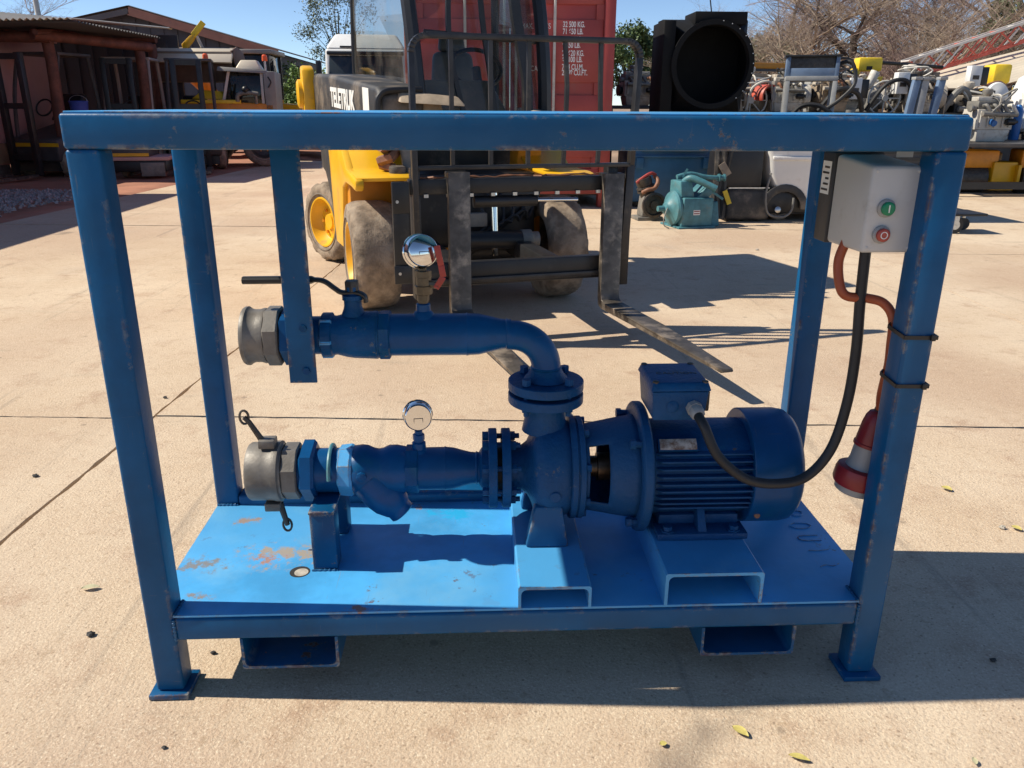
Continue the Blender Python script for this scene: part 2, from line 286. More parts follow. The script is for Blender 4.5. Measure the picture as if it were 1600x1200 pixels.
# concrete: pale warm slab with exposed fine aggregate, stains and scuffs
def concrete():
    m = bpy.data.materials.new('concrete'); m.use_nodes = True; N = m.node_tree.nodes; L = m.node_tree.links; b = N['Principled BSDF']
    tc = N.new('ShaderNodeTexCoord'); co = tc.outputs['Object']
    def noise(s, d=6, r=.6, c=None):
        n = N.new('ShaderNodeTexNoise'); n.inputs['Scale'].default_value = s; n.inputs['Detail'].default_value = d; n.inputs['Roughness'].default_value = r; L.new(c or co, n.inputs['Vector']); return n.outputs['Fac']
    def ramp(x, lo, hi, a=0, c=1):
        r = N.new('ShaderNodeMapRange'); r.interpolation_type = 'SMOOTHSTEP'; r.inputs[1].default_value = lo; r.inputs[2].default_value = hi; r.inputs[3].default_value = a; r.inputs[4].default_value = c; L.new(x, r.inputs[0]); return r.outputs[0]
    def mix(f, a, c):
        x = N.new('ShaderNodeMix'); x.data_type = 'RGBA'; L.new(f, x.inputs['Factor'])
        for s, i in ((a, 6), (c, 7)):
            if isinstance(s, tuple): x.inputs[i].default_value = (*s, 1)
            else: L.new(s, x.inputs[i])
        return x.outputs[2]
    c = mix(ramp(noise(.9, 5), .3, .7), (.54, .405, .275), (.64, .515, .375))
    c = mix(ramp(noise(.38, 3, .5), .42, .62, 0, .75), c, (.46, .325, .225)); c = mix(ramp(noise(4.5, 7, .7), .5, .75), c, (.43, .295, .2))
    sm = N.new('ShaderNodeMapping'); sm.inputs['Scale'].default_value = (.5, 2.4, 1); sm.inputs['Rotation'].default_value = (0, 0, .12); L.new(co, sm.inputs[0])
    c = mix(ramp(noise(2.2, 8, .7, sm.outputs[0]), .58, .74, 0, .8), c, (.35, .28, .205))
    c = mix(ramp(noise(.55, 4, .6), .6, .75, 0, .5), c, (.36, .3, .25))
    g = noise(165, 4, .75); c = mix(ramp(g, .54, .68, 0, .6), c, (.30, .19, .12)); c = mix(ramp(g, .46, .33, 0, .8), c, (.77, .66, .49)); g2 = noise(28, 5, .7); c = mix(ramp(g2, .54, .7, 0, .5), c, (.36, .25, .155)); c = mix(ramp(g2, .44, .3, 0, .4), c, (.66, .55, .4))
    v = N.new('ShaderNodeTexVoronoi'); v.inputs['Scale'].default_value = 42; L.new(co, v.inputs['Vector'])
    c = mix(ramp(v.outputs['Distance'], .16, .08, 0, .55), c, (.22, .15, .1))
    sp = N.new('ShaderNodeTexVoronoi'); sp.inputs['Scale'].default_value = 5; L.new(co, sp.inputs['Vector'])
    c = mix(ramp(sp.outputs['Distance'], .075, .04, 0, .5), c, (.2, .15, .11))
    for rot, off, sc_, st_ in ((.5, (.3, 0, 0), (3.2, .16, 1), .62), (-.9, (1.7, 0, 0), (2.6, .12, 1), .64), (1.35, (.9, .4, 0), (2.9, .14, 1), .63)):      # long scuffs left by turning tyres
        mp = N.new('ShaderNodeMapping'); mp.inputs['Rotation'].default_value = (0, 0, rot); mp.inputs['Scale'].default_value = sc_; mp.inputs['Location'].default_value = off; L.new(co, mp.inputs[0])
        c = mix(ramp(noise(2.1, 7, .72, mp.outputs[0]), st_-.04, st_+.1, 0, .55), c, (.27, .215, .165))
    oil = noise(1.3, 3, .5); c = mix(ramp(oil, .69, .76, 0, .6), c, (.16, .125, .1))
    L.new(c, b.inputs['Base Color']); b.inputs['Roughness'].default_value = .85; b.inputs['Specular IOR Level'].default_value = .3
    h = N.new('ShaderNodeMath'); h.operation = 'ADD'; L.new(noise(120, 4, .7), h.inputs[0]); L.new(noise(9, 5), h.inputs[1])
    bp = N.new('ShaderNodeBump'); bp.inputs['Strength'].default_value = .7; bp.inputs['Distance'].default_value = .006; L.new(h.outputs[0], bp.inputs['Height']); L.new(bp.outputs[0], b.inputs['Normal'])
    MAT['concrete'] = m
concrete()
# ------------------------------------------------------------------ the ground
random.seed(4)
g = MB(); g.add([(-400, -60, -.08), (400, -60, -.08), (400, 600, -.08), (-400, 600, -.08)], [(0, 1, 2, 3)])
ground = struct(g.build('ground', 'earth', None, smooth=0))
d = MB(); nx, ny = 60, 60; vs = []; fs = []
for j in range(ny+1):
    for i in range(nx+1):
        x = -16+i*13./nx; y = 6+j*18./ny
        u_ = x*math.cos(R(-4))+y*math.sin(R(-4)); vs.append((x, y, (-.06 if u_ > -4.7+.12*math.sin(y*2.1) else 0)-.008+.012*math.sin(x*2.3+y)*math.sin(y*1.7)+random.uniform(0, .008)))
for j in range(ny):
    for i in range(nx): fs.append((j*(nx+1)+i, j*(nx+1)+i+1, (j+1)*(nx+1)+i+1, (j+1)*(nx+1)+i))
struct(d.add(vs, fs).build('dirt_verge', 'dirt_red', None, smooth=60))
SA = R(-4); UX = Vector((math.cos(SA), math.sin(SA), 0)); VX = Vector((-math.sin(SA), math.cos(SA), 0))
yard = MB()
def uv(u, v, z): return UX*u+VX*v+Vector((0, 0, z))
yard.add([uv(-4.76, -9, -.04), uv(21, -9, -.04), uv(21, 17, -.04), uv(-4.76, 17, -.04)], [(0, 1, 2, 3)])
yard = struct(yard.build('concrete_yard', 'stone_dark', None, smooth=0))
cols = [(-4.76, -.727, [-9, -3.7, 1.57, 6.88, 12.2, 17]), (-.727, 3.66, [-9, -3.7, 1.6, 6.95, 12.3, 17]), (3.66, 8.05, [-9, -4.9, .35, 5.6, 10.9, 17]), (8.05, 12.4, [-9, -3, 2.3, 7.6, 12.9, 17]), (12.4, 21, [-9, 0, 8, 17])]
for u0, u1, vv in cols:
    for v0, v1 in zip(vv, vv[1:]):
        z = random.uniform(-.0015, .0015); e = .0045; el_ = .0045; s = MB()
        def edge(a, b, n, jit):       # slightly ragged slab edges
            return [a+(b-a)*k/n+(random.uniform(-jit, jit) if 0 < k < n else 0) for k in range(n+1)]
        n = 90
        P = [(u0+el_+random.choice((0, 0, .003, .007))*(.8 if -1 < u0 < 0 else .4), v0+e+(v1-v0-2*e)*k/n) for k in range(n)]+[(u0+e+(u1-u0-2*e)*k/n, v1-e-random.uniform(-.002, .004)) for k in range(n)]
        P += [(u1-el_-random.choice((0, 0, .003, .007))*(.8 if -1 < u1 < 0 else .4), v1-e-(v1-v0-2*e)*k/n) for k in range(n)]+[(u1-e-(u1-u0-2*e)*k/n, v0+e+random.uniform(-.002, .004)) for k in range(n)]
        P.reverse()
        top = [uv(a, b, z) for a, b in P]; m_ = len(P)
        cu, cv = (u0+u1)/2, (v0+v1)/2
        low = [uv(a, b, -.042) for a, b in P]
        s.add(top+low, [tuple(reversed(range(m_)))]+[(k, (k+1) % m_, m_+(k+1) % m_, m_+k) for k in range(m_)])
        s.build('slab', 'concrete', yard, smooth=0)
# gravel heap beside the slab edge
gv = MB(); rnd = random.Random(8)
for k in range(5200):
    x = rnd.uniform(-7.4, -4.2); y = rnd.uniform(6.6, 10.6)
    if x > -4.28+.12*math.sin(y*3)-.10*(y-7): continue
    r = rnd.uniform(.012, .034); z = .0+.05*max(0, 1-abs(y-8.4)/2.2)
    a = rnd.random()*6.3; t = [Vector((r*math.cos(a+q*2.1)*rnd.uniform(.7, 1.3), r*math.sin(a+q*2.1)*rnd.uniform(.7, 1.3), 0)) for q in range(3)]
    c = Vector((x, y, z+rnd.uniform(0, .02)))
    gv.add([c+t[0], c+t[1], c+t[2], c+Vector((rnd.uniform(-.3, .3)*r, rnd.uniform(-.3, .3)*r, r*rnd.uniform(.7, 1.2)))], [(0, 1, 3), (1, 2, 3), (2, 0, 3)])
go = gv.build('gravel', 'gravel', None, smooth=0); tag(go, 'loose grey gravel spread beside the concrete on the left', 'gravel', kind='stuff')
# ------------------------------------------------------------------ the pump skid
W, D, H, T, ZB, ZT = 1.55, .545, 1.173, .058, .1376, .196
sk = thing('pump_skid', 'blue electric pump and motor mounted in a blue box steel frame', 'pump skid')
BV = .0065
for (x0, y0) in ((0, 0), (W-T, 0), (0, D-T), (W-T, D-T)):
    z0 = .012 if y0 == 0 else .012
    MB().box(x0+.0006, x0+T-.0006, y0+.0006, y0+T-.0006, z0, H-T).build('post', 'blue', sk, BV, 3)
    MB().box(x0-.012, x0+T+.012, y0-.014, y0+T+.012, 0, .012).build('foot_plate', 'blue', sk, .002)
MB().box(0, W, 0, T, H-T, H).build('top_rail', 'blue', sk, BV, 3)
MB().box(0, W, D-T, D, H-T, H).build('top_rail', 'blue', sk, BV, 3)
for x0 in (0, W-T): MB().box(x0, x0+T, T, D-T, H-T, H).build('top_rail', 'blue', sk, BV, 3)
MB().box(.004, W-.004, .012, D-.004, H, H+.003).build('roof_plate', 'blue_plate', sk, .0012)
MB().box(T, W-T, 0, T, ZB, ZT-.006).build('bottom_rail', 'blue', sk, BV, 3)
MB().box(T, W-T, D-T, D, ZB+.025, ZT+.026).build('bottom_rail', 'blue', sk, BV, 3)
for x0 in (0, W-T): MB().box(x0, x0+T, T, D-T, ZB, ZT-.006).build('bottom_rail', 'blue', sk, BV, 3)
MB().box(.003, W-.003, .004, D-T+.002, ZT-.006, ZT).build('base_plate', 'blue_plate', sk, .0015)
# weld beads where the rails meet the posts
for (p, q) in (((T, -.0005, ZB), (T, -.0005, ZT-.008)), ((W-T, -.0005, ZB), (W-T, -.0005, ZT-.008)), ((T+.002, .003, ZT+.001), (T+.002, T, ZT+.001)), ((W-T-.002, .003, ZT+.001), (W-T-.002, T, ZT+.001)), ((.004, D-T-.002, ZT+.002), (T, D-T-.002, ZT+.002)), ((.31, .163, ZT+.001), (.368, .163, ZT+.001))):
    p = Vector(p); q = Vector(q); n = 16
    MB().tube([p+(q-p)*k/n+Vector((0, 0, .0012*math.sin(k*2.4))) for k in range(n+1)], [.0032+.0012*((k*7) % 3-1)*.6 for k in range(n+1)], 7).build('weld_bead', 'weld', sk)
# channels: fork pockets below, pump and motor beds above
def channel(x0, x1, z0, z1, y0, y1, up_, t=.006, name='channel', mt='blue'):
    r = .012; o = []
    if up_:   # opening downwards
        out = [(x0, z0), (x0, z1-.004), (x0+.004, z1), (x1-.004, z1), (x1, z1-.004), (x1, z0)]
        inn = [(x0+t, z0)]+[(x0+t+r-r*math.cos(R(a)), z1-t-r+r*math.sin(R(a))) for a in range(0, 91, 15)]+[(x1-t-r+r*math.sin(R(a)), z1-t-r+r*math.cos(R(a))) for a in range(0, 91, 15)]+[(x1-t, z0)]
    else:
        out = [(x0, z1), (x0, z0+.004), (x0+.004, z0), (x1-.004, z0), (x1, z0+.004), (x1, z1)]
        inn = [(x0+t, z1)]+[(x0+t+r-r*math.cos(R(a)), z0+t+r-r*math.sin(R(a))) for a in range(0, 91, 15)]+[(x1-t-r+r*math.sin(R(a)), z0+t+r-r*math.cos(R(a))) for a in range(0, 91, 15)]+[(x1-t, z1)]
    poly = out+list(reversed(inn))
    b = MB(); n = len(poly); no = len(out); ni = len(inn)
    vs = [(p[0], y0, p[1]) for p in poly]+[(p[0], y1, p[1]) for p in poly]
    fs = [(k, (k+1) % n, n+(k+1) % n, n+k) for k in range(n)]
    I = lambda k: n-1-k          # index of inn[k]
    h = ni//2
    pairs = [(0, [0]), (1, [1, 2, 3]), (2, [3, 4, 5, 6, 7])]
    for s_ in (0, n):            # end faces as quads/tris between outline and inner line
        def F(*q): fs.append(tuple(i+s_ for i in q))
        F(0, 1, I(1), I(0)); F(1, I(4), I(3), I(2), I(1)); F(1, 2, I(7), I(6), I(5), I(4)); F(2, 3, I(8), I(7)); F(3, 4, I(11), I(10), I(9), I(8)); F(4, I(14), I(13), I(12), I(11)); F(4, 5, I(ni-1), I(14))
    return b.add(vs, fs).build(name, mt, sk, smooth=30)
channel(.186, .388, .062, ZB, .002, D-.002, False, name='fork_pocket')
channel(1.160, 1.364, .066, ZB, .002, D-.002, False, name='fork_pocket')
channel(.766, .919, ZT, .246, .003, .47, True, name='pump_bed', mt='blue_plate')
channel(1.073, 1.281, ZT, .271, .003, .47, True, t=.007, name='motor_bed', mt='blue_plate')
AY, AZ = .27, .395
AXX = (1, 0, 0)
def lx(name, mt, prof, z=AZ, n=32, parent=None, ph=0., sm=40, y=AY):
    k_ = .91 if z == AZ else .963; prof = [(t_, r_*k_) for t_, r_ in prof]
    return MB().lathe((0, y, z), AXX, prof, n, True, ph).build(name, mt, parent or sk, 0, 2, sm)
# suction line, left to right
cl = lx('suction_coupler', 'alu', [(.166, .062), (.167, .070), (.172, .0735), (.205, .0735), (.222, .0745), (.226, .0765), (.238, .0765), (.241, .071), (.245, .070)], n=40)
lx('coupler_bore', 'hole_dark', [(.164, .052), (.1665, .052)], parent=cl)
lx('coupler_hex', 'alu', [(.245, .069), (.248, .072), (.277, .072), (.28, .068)], n=8, parent=cl, sm=20, ph=.5)
for s_, pts in ((1, [(.205, .47), (.196, .487), (.178, .52), (.168, .532)]), (-1, [(.228, .318), (.235, .285), (.24, .262)])):
    a_ = MB(); zc = AZ+s_*.078
    a_.tube([(p[0], AY-.012, p[1]) for p in pts], [.008, .007, .006, .006][:len(pts)], 8)
    arm = a_.build('cam_arm', 'dark_steel', cl)
    e = pts[-1]; tr = [(e[0]+.010*math.cos(k*.45), AY-.012, e[1]-s_*0+.016*math.sin(k*.45)*1.0) for k in range(15)]
    MB().tube(tr, .0028, 6).build('pull_ring', 'dark_steel', cl)
    MB().box(.196, .232, AY-.03, AY+.006, min(zc-.012, zc+.004), zc+.008).build('cam_lug', 'alu', cl, .003)
lx('lock_nut', 'blue_pipe', [(.284, .066), (.289, .078), (.312, .078), (.318, .070)], n=6, sm=20, ph=.2)
lx('nipple', 'blue_pipe', [(.28, .056), (.375, .056)])
lx('union_collar', 'blue_plate', [(.368, .058), (.371, .064), (.396, .067), (.402, .063)], n=8, sm=20, ph=.3)
st = lx('strainer', 'blue_pipe', [(.398, .056), (.404, .062), (.42, .064), (.434, .062), (.448, .055), (.458, .053), (.468, .055), (.482, .062), (.50, .062), (.518, .058), (.53, .056)])
MB().lathe((.436, AY-.006, .378), (.62, -.12, -.72), [(0, .05), (.05, .049), (.072, .045), (.094, .034), (.1, .03), (.112, .03), (.115, .026)], 40).build('strainer_leg', 'blue_pipe', st)
MB().lathe((.425, AY-.056, AZ+.008), (0, -1, 0), [(0, .012), (.006, .012), (.008, .008)], 8).build('drain_plug', 'blue_cast', st)
lx('strainer_collar', 'blue_cast', [(.519, .057), (.522, .062), (.547, .062), (.55, .057)], n=8, sm=20, ph=.4)
lx('suction_pipe', 'blue_pipe', [(.548, .054), (.607, .0545), (.61, .056), (.613, .0545), (.63, .0525), (.65, .046), (.668, .041), (.679, .040), (.682, .0425), (.686, .040), (.69, .0405)])
fl = lx('flange', 'blue_cast', [(.688, .042), (.694, .052), (.709, .054), (.7095, .0995), (.711, .101), (.727, .101), (.7285, .0995)], n=40)
fl2 = lx('flange', 'blue_cast', [(.7395, .0995), (.741, .101), (.758, .101), (.7595, .0995)], n=40)
lx('gasket', 'rubber', [(.7285, .06), (.7395, .06)])
bolt_me = MB().lathe((-.014, 0, 0), AXX, [(0, .0105), (.014, .0105)], 6).lathe((0, 0, 0), AXX, [(0, .0062), (.05, .0062)], 8).lathe((.05, 0, 0), AXX, [(0, .0105), (.012, .0105)], 6).lathe((.062, 0, 0), AXX, [(0, .006), (.01, .006)], 8).mesh('bolt')
bolt_me.materials.append(MAT['blue_cast'])
for k in range(8):
    a = R(22.5+45*k); b = link('bolt', bolt_me, None, fl); b.location = (.7095, AY+.073*math.cos(a), AZ+.073*math.sin(a)); b.rotation_euler = (a, 0, 0)
# support stubs under the suction line
sup = MB().box(.312, .368, .165, .215, ZT, .338).build('pipe_support', 'blue', sk, .004)
MB().box(.312, .368, .325, .375, ZT, .338).build('pipe_support', 'blue', sk, .004)
MB().bar((.34, .16, .341), (.34, .38, .341), .056, .006).build('saddle', 'blue', sk, .001)
MB().tube([(.352, AY+.058*math.cos(R(a)), AZ+.058*math.sin(R(a))) for a in range(180, -1, -12)]+[(.352, AY+.058, .338)], .0045, 8).build('clamp_bolt', 'teal', sk)
# suction gauge
def gauge(x, z0, zc, y, face, r, parts, stem_mat):
    g_ = MB().lathe((x, y, z0-.012), (0, 0, 1), [(0, .026), (.01, .022), (.016, .016), (.03, .0155), (.032, .013)], 16).build('gauge_boss', 'blue_pipe', sk)
    s_ = MB()
    prof = [(0, .011), (.006, .011), (.007, .0135), (.02, .0135), (.021, .009), (zc-r-z0-.02, .009)]
    s_.lathe((x, y, z0+.018), (0, 0, 1), prof, 8).build('gauge_stem', stem_mat, g_)
    f = Vector(face).normalized(); c = Vector((x, y, zc))
    go_ = MB().lathe(c-f*.022, f, [(0, r*.97), (.003, r*1.06), (.007, r*1.06), (.009, r), (.03, r*.99), (.036, r*.93), (.038, r*.86)], 36).build('gauge_case', 'chrome', g_)
    m_ = frame(c+f*.0165, Vector((0, 0, 1)).cross(f), Vector((0, 0, 1)))
    b_ = MB(); sq = [(-.3, -.62), (.3, -.62), (.3, -.05), (-.3, -.05)]
    pth = [m_ @ Vector((a*r, b2*r, 0)) for a, b2 in sq+[sq[0], sq[1]]]
    b_.tube(pth, .0011, 5).build('relief_outline', 'dark_steel', g_)
    return g_
gauge(.551, .443, .525, AY, (.12, -1, .12), .0325, 0, 'blue_pipe')
# pump casing
pc = lx('pump_casing', 'blue_cast', [(.7595, .056), (.772, .055), (.786, .058), (.798, .068), (.806, .085), (.812, .105), (.822, .120), (.84, .127), (.866, .127), (.882, .122), (.892, .118)], n=48)
lx('casing_cover', 'blue_cast', [(.892, .128), (.894, .131), (.905, .131), (.907, .126), (.909, .126), (.911, .13), (.922, .13), (.924, .126)], n=48)
MB().lathe((.838, AY, .49), (0, 0, 1), [(0, .052), (.03, .046), (.055, .044), (.066, .05), (.069, .056)], 28).build('discharge_neck', 'blue_cast', pc)
MB().hexa([(.79, .16, .246), (.888, .16, .246), (.888, .2, .246), (.79, .2, .246)], [(.812, .165, .345), (.872, .165, .345), (.872, .205, .345), (.812, .205, .345)]).build('pump_foot', 'blue', pc, .006)
MB().hexa([(.79, .34, .246), (.888, .34, .246), (.888, .38, .246), (.79, .38, .246)], [(.812, .335, .345), (.872, .335, .345), (.872, .375, .345), (.812, .375, .345)]).build('pump_foot', 'blue_cast', pc, .006)
MB().lathe((.855, AY-.113, .375), (0, -1, 0), [(0, .013), (.004, .013), (.006, .011)], 16).build('casing_boss', 'blue_cast', pc)
MB().lathe((.83, .18, .246), (0, 0, 1), [(0, .014), (.004, .014), (.0045, .01), (.016, .01)], 6).build('anchor_bolt', 'zinc', pc)
for k in range(8):
    a = R(22+45*k); MB().lathe((.924, AY+.107*math.cos(a), AZ+.107*math.sin(a)), AXX, [(0, .009), (.01, .009)], 6).build('cover_bolt', 'blue_cast', pc)
# lantern with open windows, shaft inside
lan = MB(); n = 48; prof = [(.92, .096), (.926, .098), (.932, .100), (.976, .108), (.99, .111), (1.03, .118), (1.045, .122)]; vs = []; fs = []
for t, r in prof:
    for k in range(n): g_ = 2*math.pi*k/n; vs.append((t, AY+r*math.sin(g_), AZ+r*math.cos(g_)))
for i in range(len(prof)-1):
    for k in range(n):
        ang = (k+.5)*360/n
        if i in (2,) and min(abs((ang-c_+180) % 360-180) for c_ in (270+12, 90-12)) < 40: continue
        j = (k+1) % n; fs.append((i*n+k, i*n+j, (i+1)*n+j, (i+1)*n+k))
lo = lan.add(vs, fs).build('lantern', 'blue_cast', sk, smooth=50)
so_ = lo.modifiers.new('thick', 'SOLIDIFY'); so_.thickness = .009; so_.offset = -1
lx('shaft', 'shaft', [(.90, .027), (.96, .027), (.961, .036), (1.0, .036), (1.001, .028), (1.06, .028)], n=24)
mf = lx('motor_flange', 'blue_cast', [(1.043, .15), (1.045, .163), (1.048, .166), (1.062, .166), (1.066, .162), (1.068, .14), (1.072, .132), (1.075, .126)], n=48)
for k in range(4):
    a = R(45+90*k)
    MB().lathe((1.018, AY+.135*math.cos(a), AZ+.135*math.sin(a)), AXX, [(0, .011), (.012, .011), (.0125, .0075), (.028, .0075)], 6).build('flange_bolt', 'blue_cast', mf)
# motor
mo = lx('motor', 'blue_cast', [(1.068, .118), (1.072, .121), (1.295, .121), (1.30, .118)], n=48)
for k in range(40):
    ang = 4.5+k*9; a = R(ang)
    if 212 < ang < 328 or 40 < ang < 132: continue         # smooth underside and the seat of the terminal box
    c0 = Vector((0, AY+.107*math.cos(a), AZ+.107*math.sin(a)))
    # parallel fins: horizontal on the sides, upright on top
    horiz = abs(math.cos(a)) > .62
    o_ = Vector((0, math.copysign(1, math.cos(a)), 0)) if horiz else Vector((0, 0, math.copysign(1, math.sin(a))))
    q = Vector((0, 0, 1)) if horiz else Vector((0, 1, 0))
    h_ = .025 if horiz else .02
    f_ = MB(); pr = [(1.074, 0), (1.082, h_*.75), (1.09, h_), (1.294, h_), (1.294, 0)]
    f_.add([c0+Vector((x, 0, 0))+o_*(h2-.006)+q*s2*.0022 for s2 in (-1, 1) for x, h2 in pr], [(4, 3, 2, 1, 0), (5, 6, 7, 8, 9)]+[(i, (i+1) % 5, 5+(i+1) % 5, 5+i) for i in range(5)])
    f_.build('cooling_fin', 'blue_cast', mo, .0008, 1)
lx('fan_cowl', 'blue_pipe', [(1.292, .1435), (1.294, .146), (1.375, .146), (1.395, .142), (1.407, .131), (1.412, .116), (1.413, .10), (1.413, .0)], n=56, parent=mo)
MB().lathe((1.312, AY-.108, .318), (0, -1, .3), [(0, .007), (.003, .007), (.004, .005)], 10).build('cowl_screw', 'copper_rust', mo)
for yy in (.155, .345):
    MB().box(1.083, 1.287, yy-.02, yy+.04, .272, .288).build('motor_foot', 'blue_cast', mo, .003)
    MB().hexa([(1.176, yy-.012, .288), (1.196, yy-.012, .288), (1.196, yy+.05, .288), (1.176, yy+.05, .288)], [(1.178, yy+.02, .338), (1.194, yy+.02, .338), (1.194, yy+.06, .338), (1.178, yy+.06, .338)]).build('foot_web', 'blue_cast', mo, .002)
    for xx in (1.108, 1.258):
        MB().lathe((xx, yy-.004, .288), (0, 0, 1), [(0, .015), (.003, .015), (.0035, .0105), (.013, .0105)], 6).build('foot_bolt', 'blue_cast', mo)
MB().box(1.095, 1.278, AY-.085, AY+.085, .278, .31).build('foot_block', 'blue_cast', mo, .004)
for o_, nm, mt, x0, x1 in ((0, 'plate_seat', 'blue_cast', 1.082, 1.17), (.0025, 'name_plate', 'label_plate', 1.085, 1.167)):
    n_ = Vector((0, -.72, .69)); u_ = Vector((0, .69, .72)); c_ = Vector((0, AY-.0865, AZ+.0895)) + n_*o_; e_ = .0125 if o_ else .0145; d_ = n_*(.002 if o_ else .014)
    MB().add([Vector((x, 0, 0))+c_+u_*s1*e_-(d_ if s2 else Vector()) for s2 in (0, 1) for s1 in (-1, 1) for x in (x0, x1)], [(0, 1, 3, 2), (4, 6, 7, 5), (0, 4, 5, 1), (2, 3, 7, 6), (0, 2, 6, 4), (1, 5, 7, 3)]).build(nm, mt, mo, .0004)
# terminal box
_b4 = set(o.name for o in bpy.data.objects)
tb = MB().hexa([(1.068, .165, .535), (1.178, .165, .535), (1.178, .3, .535), (1.068, .3, .535)], [(1.062, .16, .602), (1.184, .16, .602), (1.184, .305, .602), (1.062, .305, .602)]).build('terminal_box', 'blue_cast', mo, .004)
MB().hexa([(1.058, .156, .6035), (1.188, .156, .6035), (1.188, .309, .6035), (1.058, .309, .6035)], [(1.064, .164, .6215), (1.182, .164, .6215), (1.182, .301, .6215), (1.064, .301, .6215)]).build('box_lid', 'blue_cast', mo, .003)
text('lid_lettering', 'CAUTION', .02, frame((1.082, .222, .6216), (1, 0, 0), (0, 1, 0)), 'black_plastic', mo, .0006, 1.0)
for xx in (1.07, 1.176):
    for yy in (.17, .295): MB().lathe((xx, yy, .616), (0, 0, 1), [(0, .007), (.007, .007), (.008, .005)], 12).build('lid_screw', 'dark_steel', mo)
MB().lathe((1.108, .166, .568), (0, -1, 0), [(0, .0135), (.005, .0135), (.006, .012)], 24).build('blank_plug', 'blue_cast', mo)
MB().lathe((1.153, .166, .566), (.15, -1, -.25), [(0, .0175), (.012, .0175), (.0125, .0155), (.02, .0165), (.03, .0155), (.034, .012)], 8).build('cable_gland', 'grey_plastic', mo)
MB().box(1.186, 1.196, .19, .28, .545, .592).build('gland_cover', 'black_plastic', mo, .004)
for o in [o for o in bpy.data.objects if o.name not in _b4]: o.data.transform(Matrix.Translation((-.006, 0, .014)))
# discharge line
DZ = .716
_b4 = set(o.name for o in bpy.data.objects)
ca = lx('hose_adapter', 'alu', [(.176, .05), (.177, .0585), (.181, .0605), (.187, .0605), (.191, .057), (.2, .0545), (.214, .0545), (.224, .057), (.23, .0565)], DZ, n=40)
lx('coupler_bore', 'hole_dark', [(.1745, .045), (.1765, .045)], DZ, parent=ca)
lx('adapter_hex', 'alu', [(.23, .058), (.233, .062), (.262, .062), (.265, .058)], DZ, n=8, parent=ca, sm=20, ph=.5)
for o in [o for o in bpy.data.objects if o.name not in _b4]: o.data.transform(Matrix.Translation((.2, AY, DZ)) @ Matrix.Diagonal((.9, 1.09, 1.09, 1)) @ Matrix.Translation((-.19, -AY, -DZ)))
lx('sealing_ring', 'rubber', [(.265, .055), (.27, .056)], DZ)
lx('lock_nut', 'blue_pipe', [(.268, .056), (.272, .0665), (.292, .0665), (.296, .06)], DZ, n=6, sm=20, ph=.25)
lx('nipple', 'blue_pipe', [(.262, .043), (.36, .043)], DZ)
ang = MB().prism([(.288, .208), (.345, .208), (.345, .2145), (.2945, .2145), (.2945, .335), (.288, .335)], 'z', .628, H-T+.0)
ang = ang.build('hanger_angle', 'blue', sk, .0015)
for zz in (.748, .655): MB().lathe((.325, .208, zz), (0, -1, 0), [(0, .008), (.005, .008)], 6).build('hanger_bolt', 'blue_cast', ang)
vb = lx('valve_body', 'blue_cast', [(.352, .046), (.354, .05), (.374, .05), (.377, .045), (.384, .044), (.402, .049), (.42, .052), (.452, .0535), (.47, .0545), (.472, .0525), (.476, .0525)], DZ, n=40)
lx('valve_hex', 'blue_plate', [(.350, .046), (.353, .052), (.374, .052), (.377, .047)], DZ, n=6, parent=vb, sm=20, ph=.1)
lx('valve_end', 'blue_cast', [(.474, .052), (.477, .056), (.497, .056), (.50, .051)], DZ, n=8, parent=vb, sm=20, ph=.4)
MB().lathe((.421, AY, DZ+.045), (0, 0, 1), [(0, .026), (.012, .021), (.02, .019), (.032, .019), (.034, .022), (.044, .022), (.046, .014), (.062, .014)], 20).build('valve_stem', 'blue_cast', vb)
MB().lathe((.421, AY, DZ+.098), (0, 0, 1), [(0, .0155), (.02, .0155), (.022, .014)], 6).build('stem_nut', 'dark_steel', vb)
hd = MB(); P = bez([(.195, AY-.004, .838), (.25, AY-.004, .8385), (.33, AY-.004, .8385), (.362, AY-.004, .836), (.385, AY-.004, .82), (.4, AY-.004, .811), (.43, AY-.004, .811), (.447, AY-.004, .803), (.45, AY-.004, .79)], 6)
for a_, b_ in zip(P, P[1:]): pass
hv = []; hf = []
for i, p in enumerate(P):
    d_ = (P[min(i+1, len(P)-1)]-P[max(i-1, 0)]).normalized(); nrm = Vector((-d_.z, 0, d_.x)); wv = .011; th = .0075 if p.x < .34 else .0045
    hv += [p+Vector((0, -wv, 0))+nrm*th*.4, p+Vector((0, -wv*.5, 0))+nrm*th, p+Vector((0, wv*.5, 0))+nrm*th, p+Vector((0, wv, 0))+nrm*th*.4, p+Vector((0, wv, 0))-nrm*th*.4, p+Vector((0, wv*.5, 0))-nrm*th, p+Vector((0, -wv*.5, 0))-nrm*th, p+Vector((0, -wv, 0))-nrm*th*.4]
for i in range(len(P)-1):
    for k in range(8): j = (k+1) % 8; hf.append((i*8+k, i*8+j, (i+1)*8+j, (i+1)*8+k))
hf += [tuple(range(8)), tuple((len(P)-1)*8+k for k in reversed(range(8)))]
hd.add(hv, hf).build('valve_handle', 'black_plastic', vb)
lx('discharge_pipe', 'blue_pipe', [(.498, .0475), (.661, .0475), (.664, .0492), (.668, .0475), (.69, .0465), (.715, .0405), (.738, .0345), (.748, .0335), (.750, .0355), (.754, .0335), (.76, .0335)], DZ, n=40)
ez = DZ-.003
MB().tube([(.752, AY, ez)]+[(.762+.077*math.sin(R(a)), AY, ez-.077+.077*math.cos(R(a))) for a in range(0, 91, 6)]+[(.839, AY, .63)], .0325, 28).build('elbow', 'blue_pipe', sk)
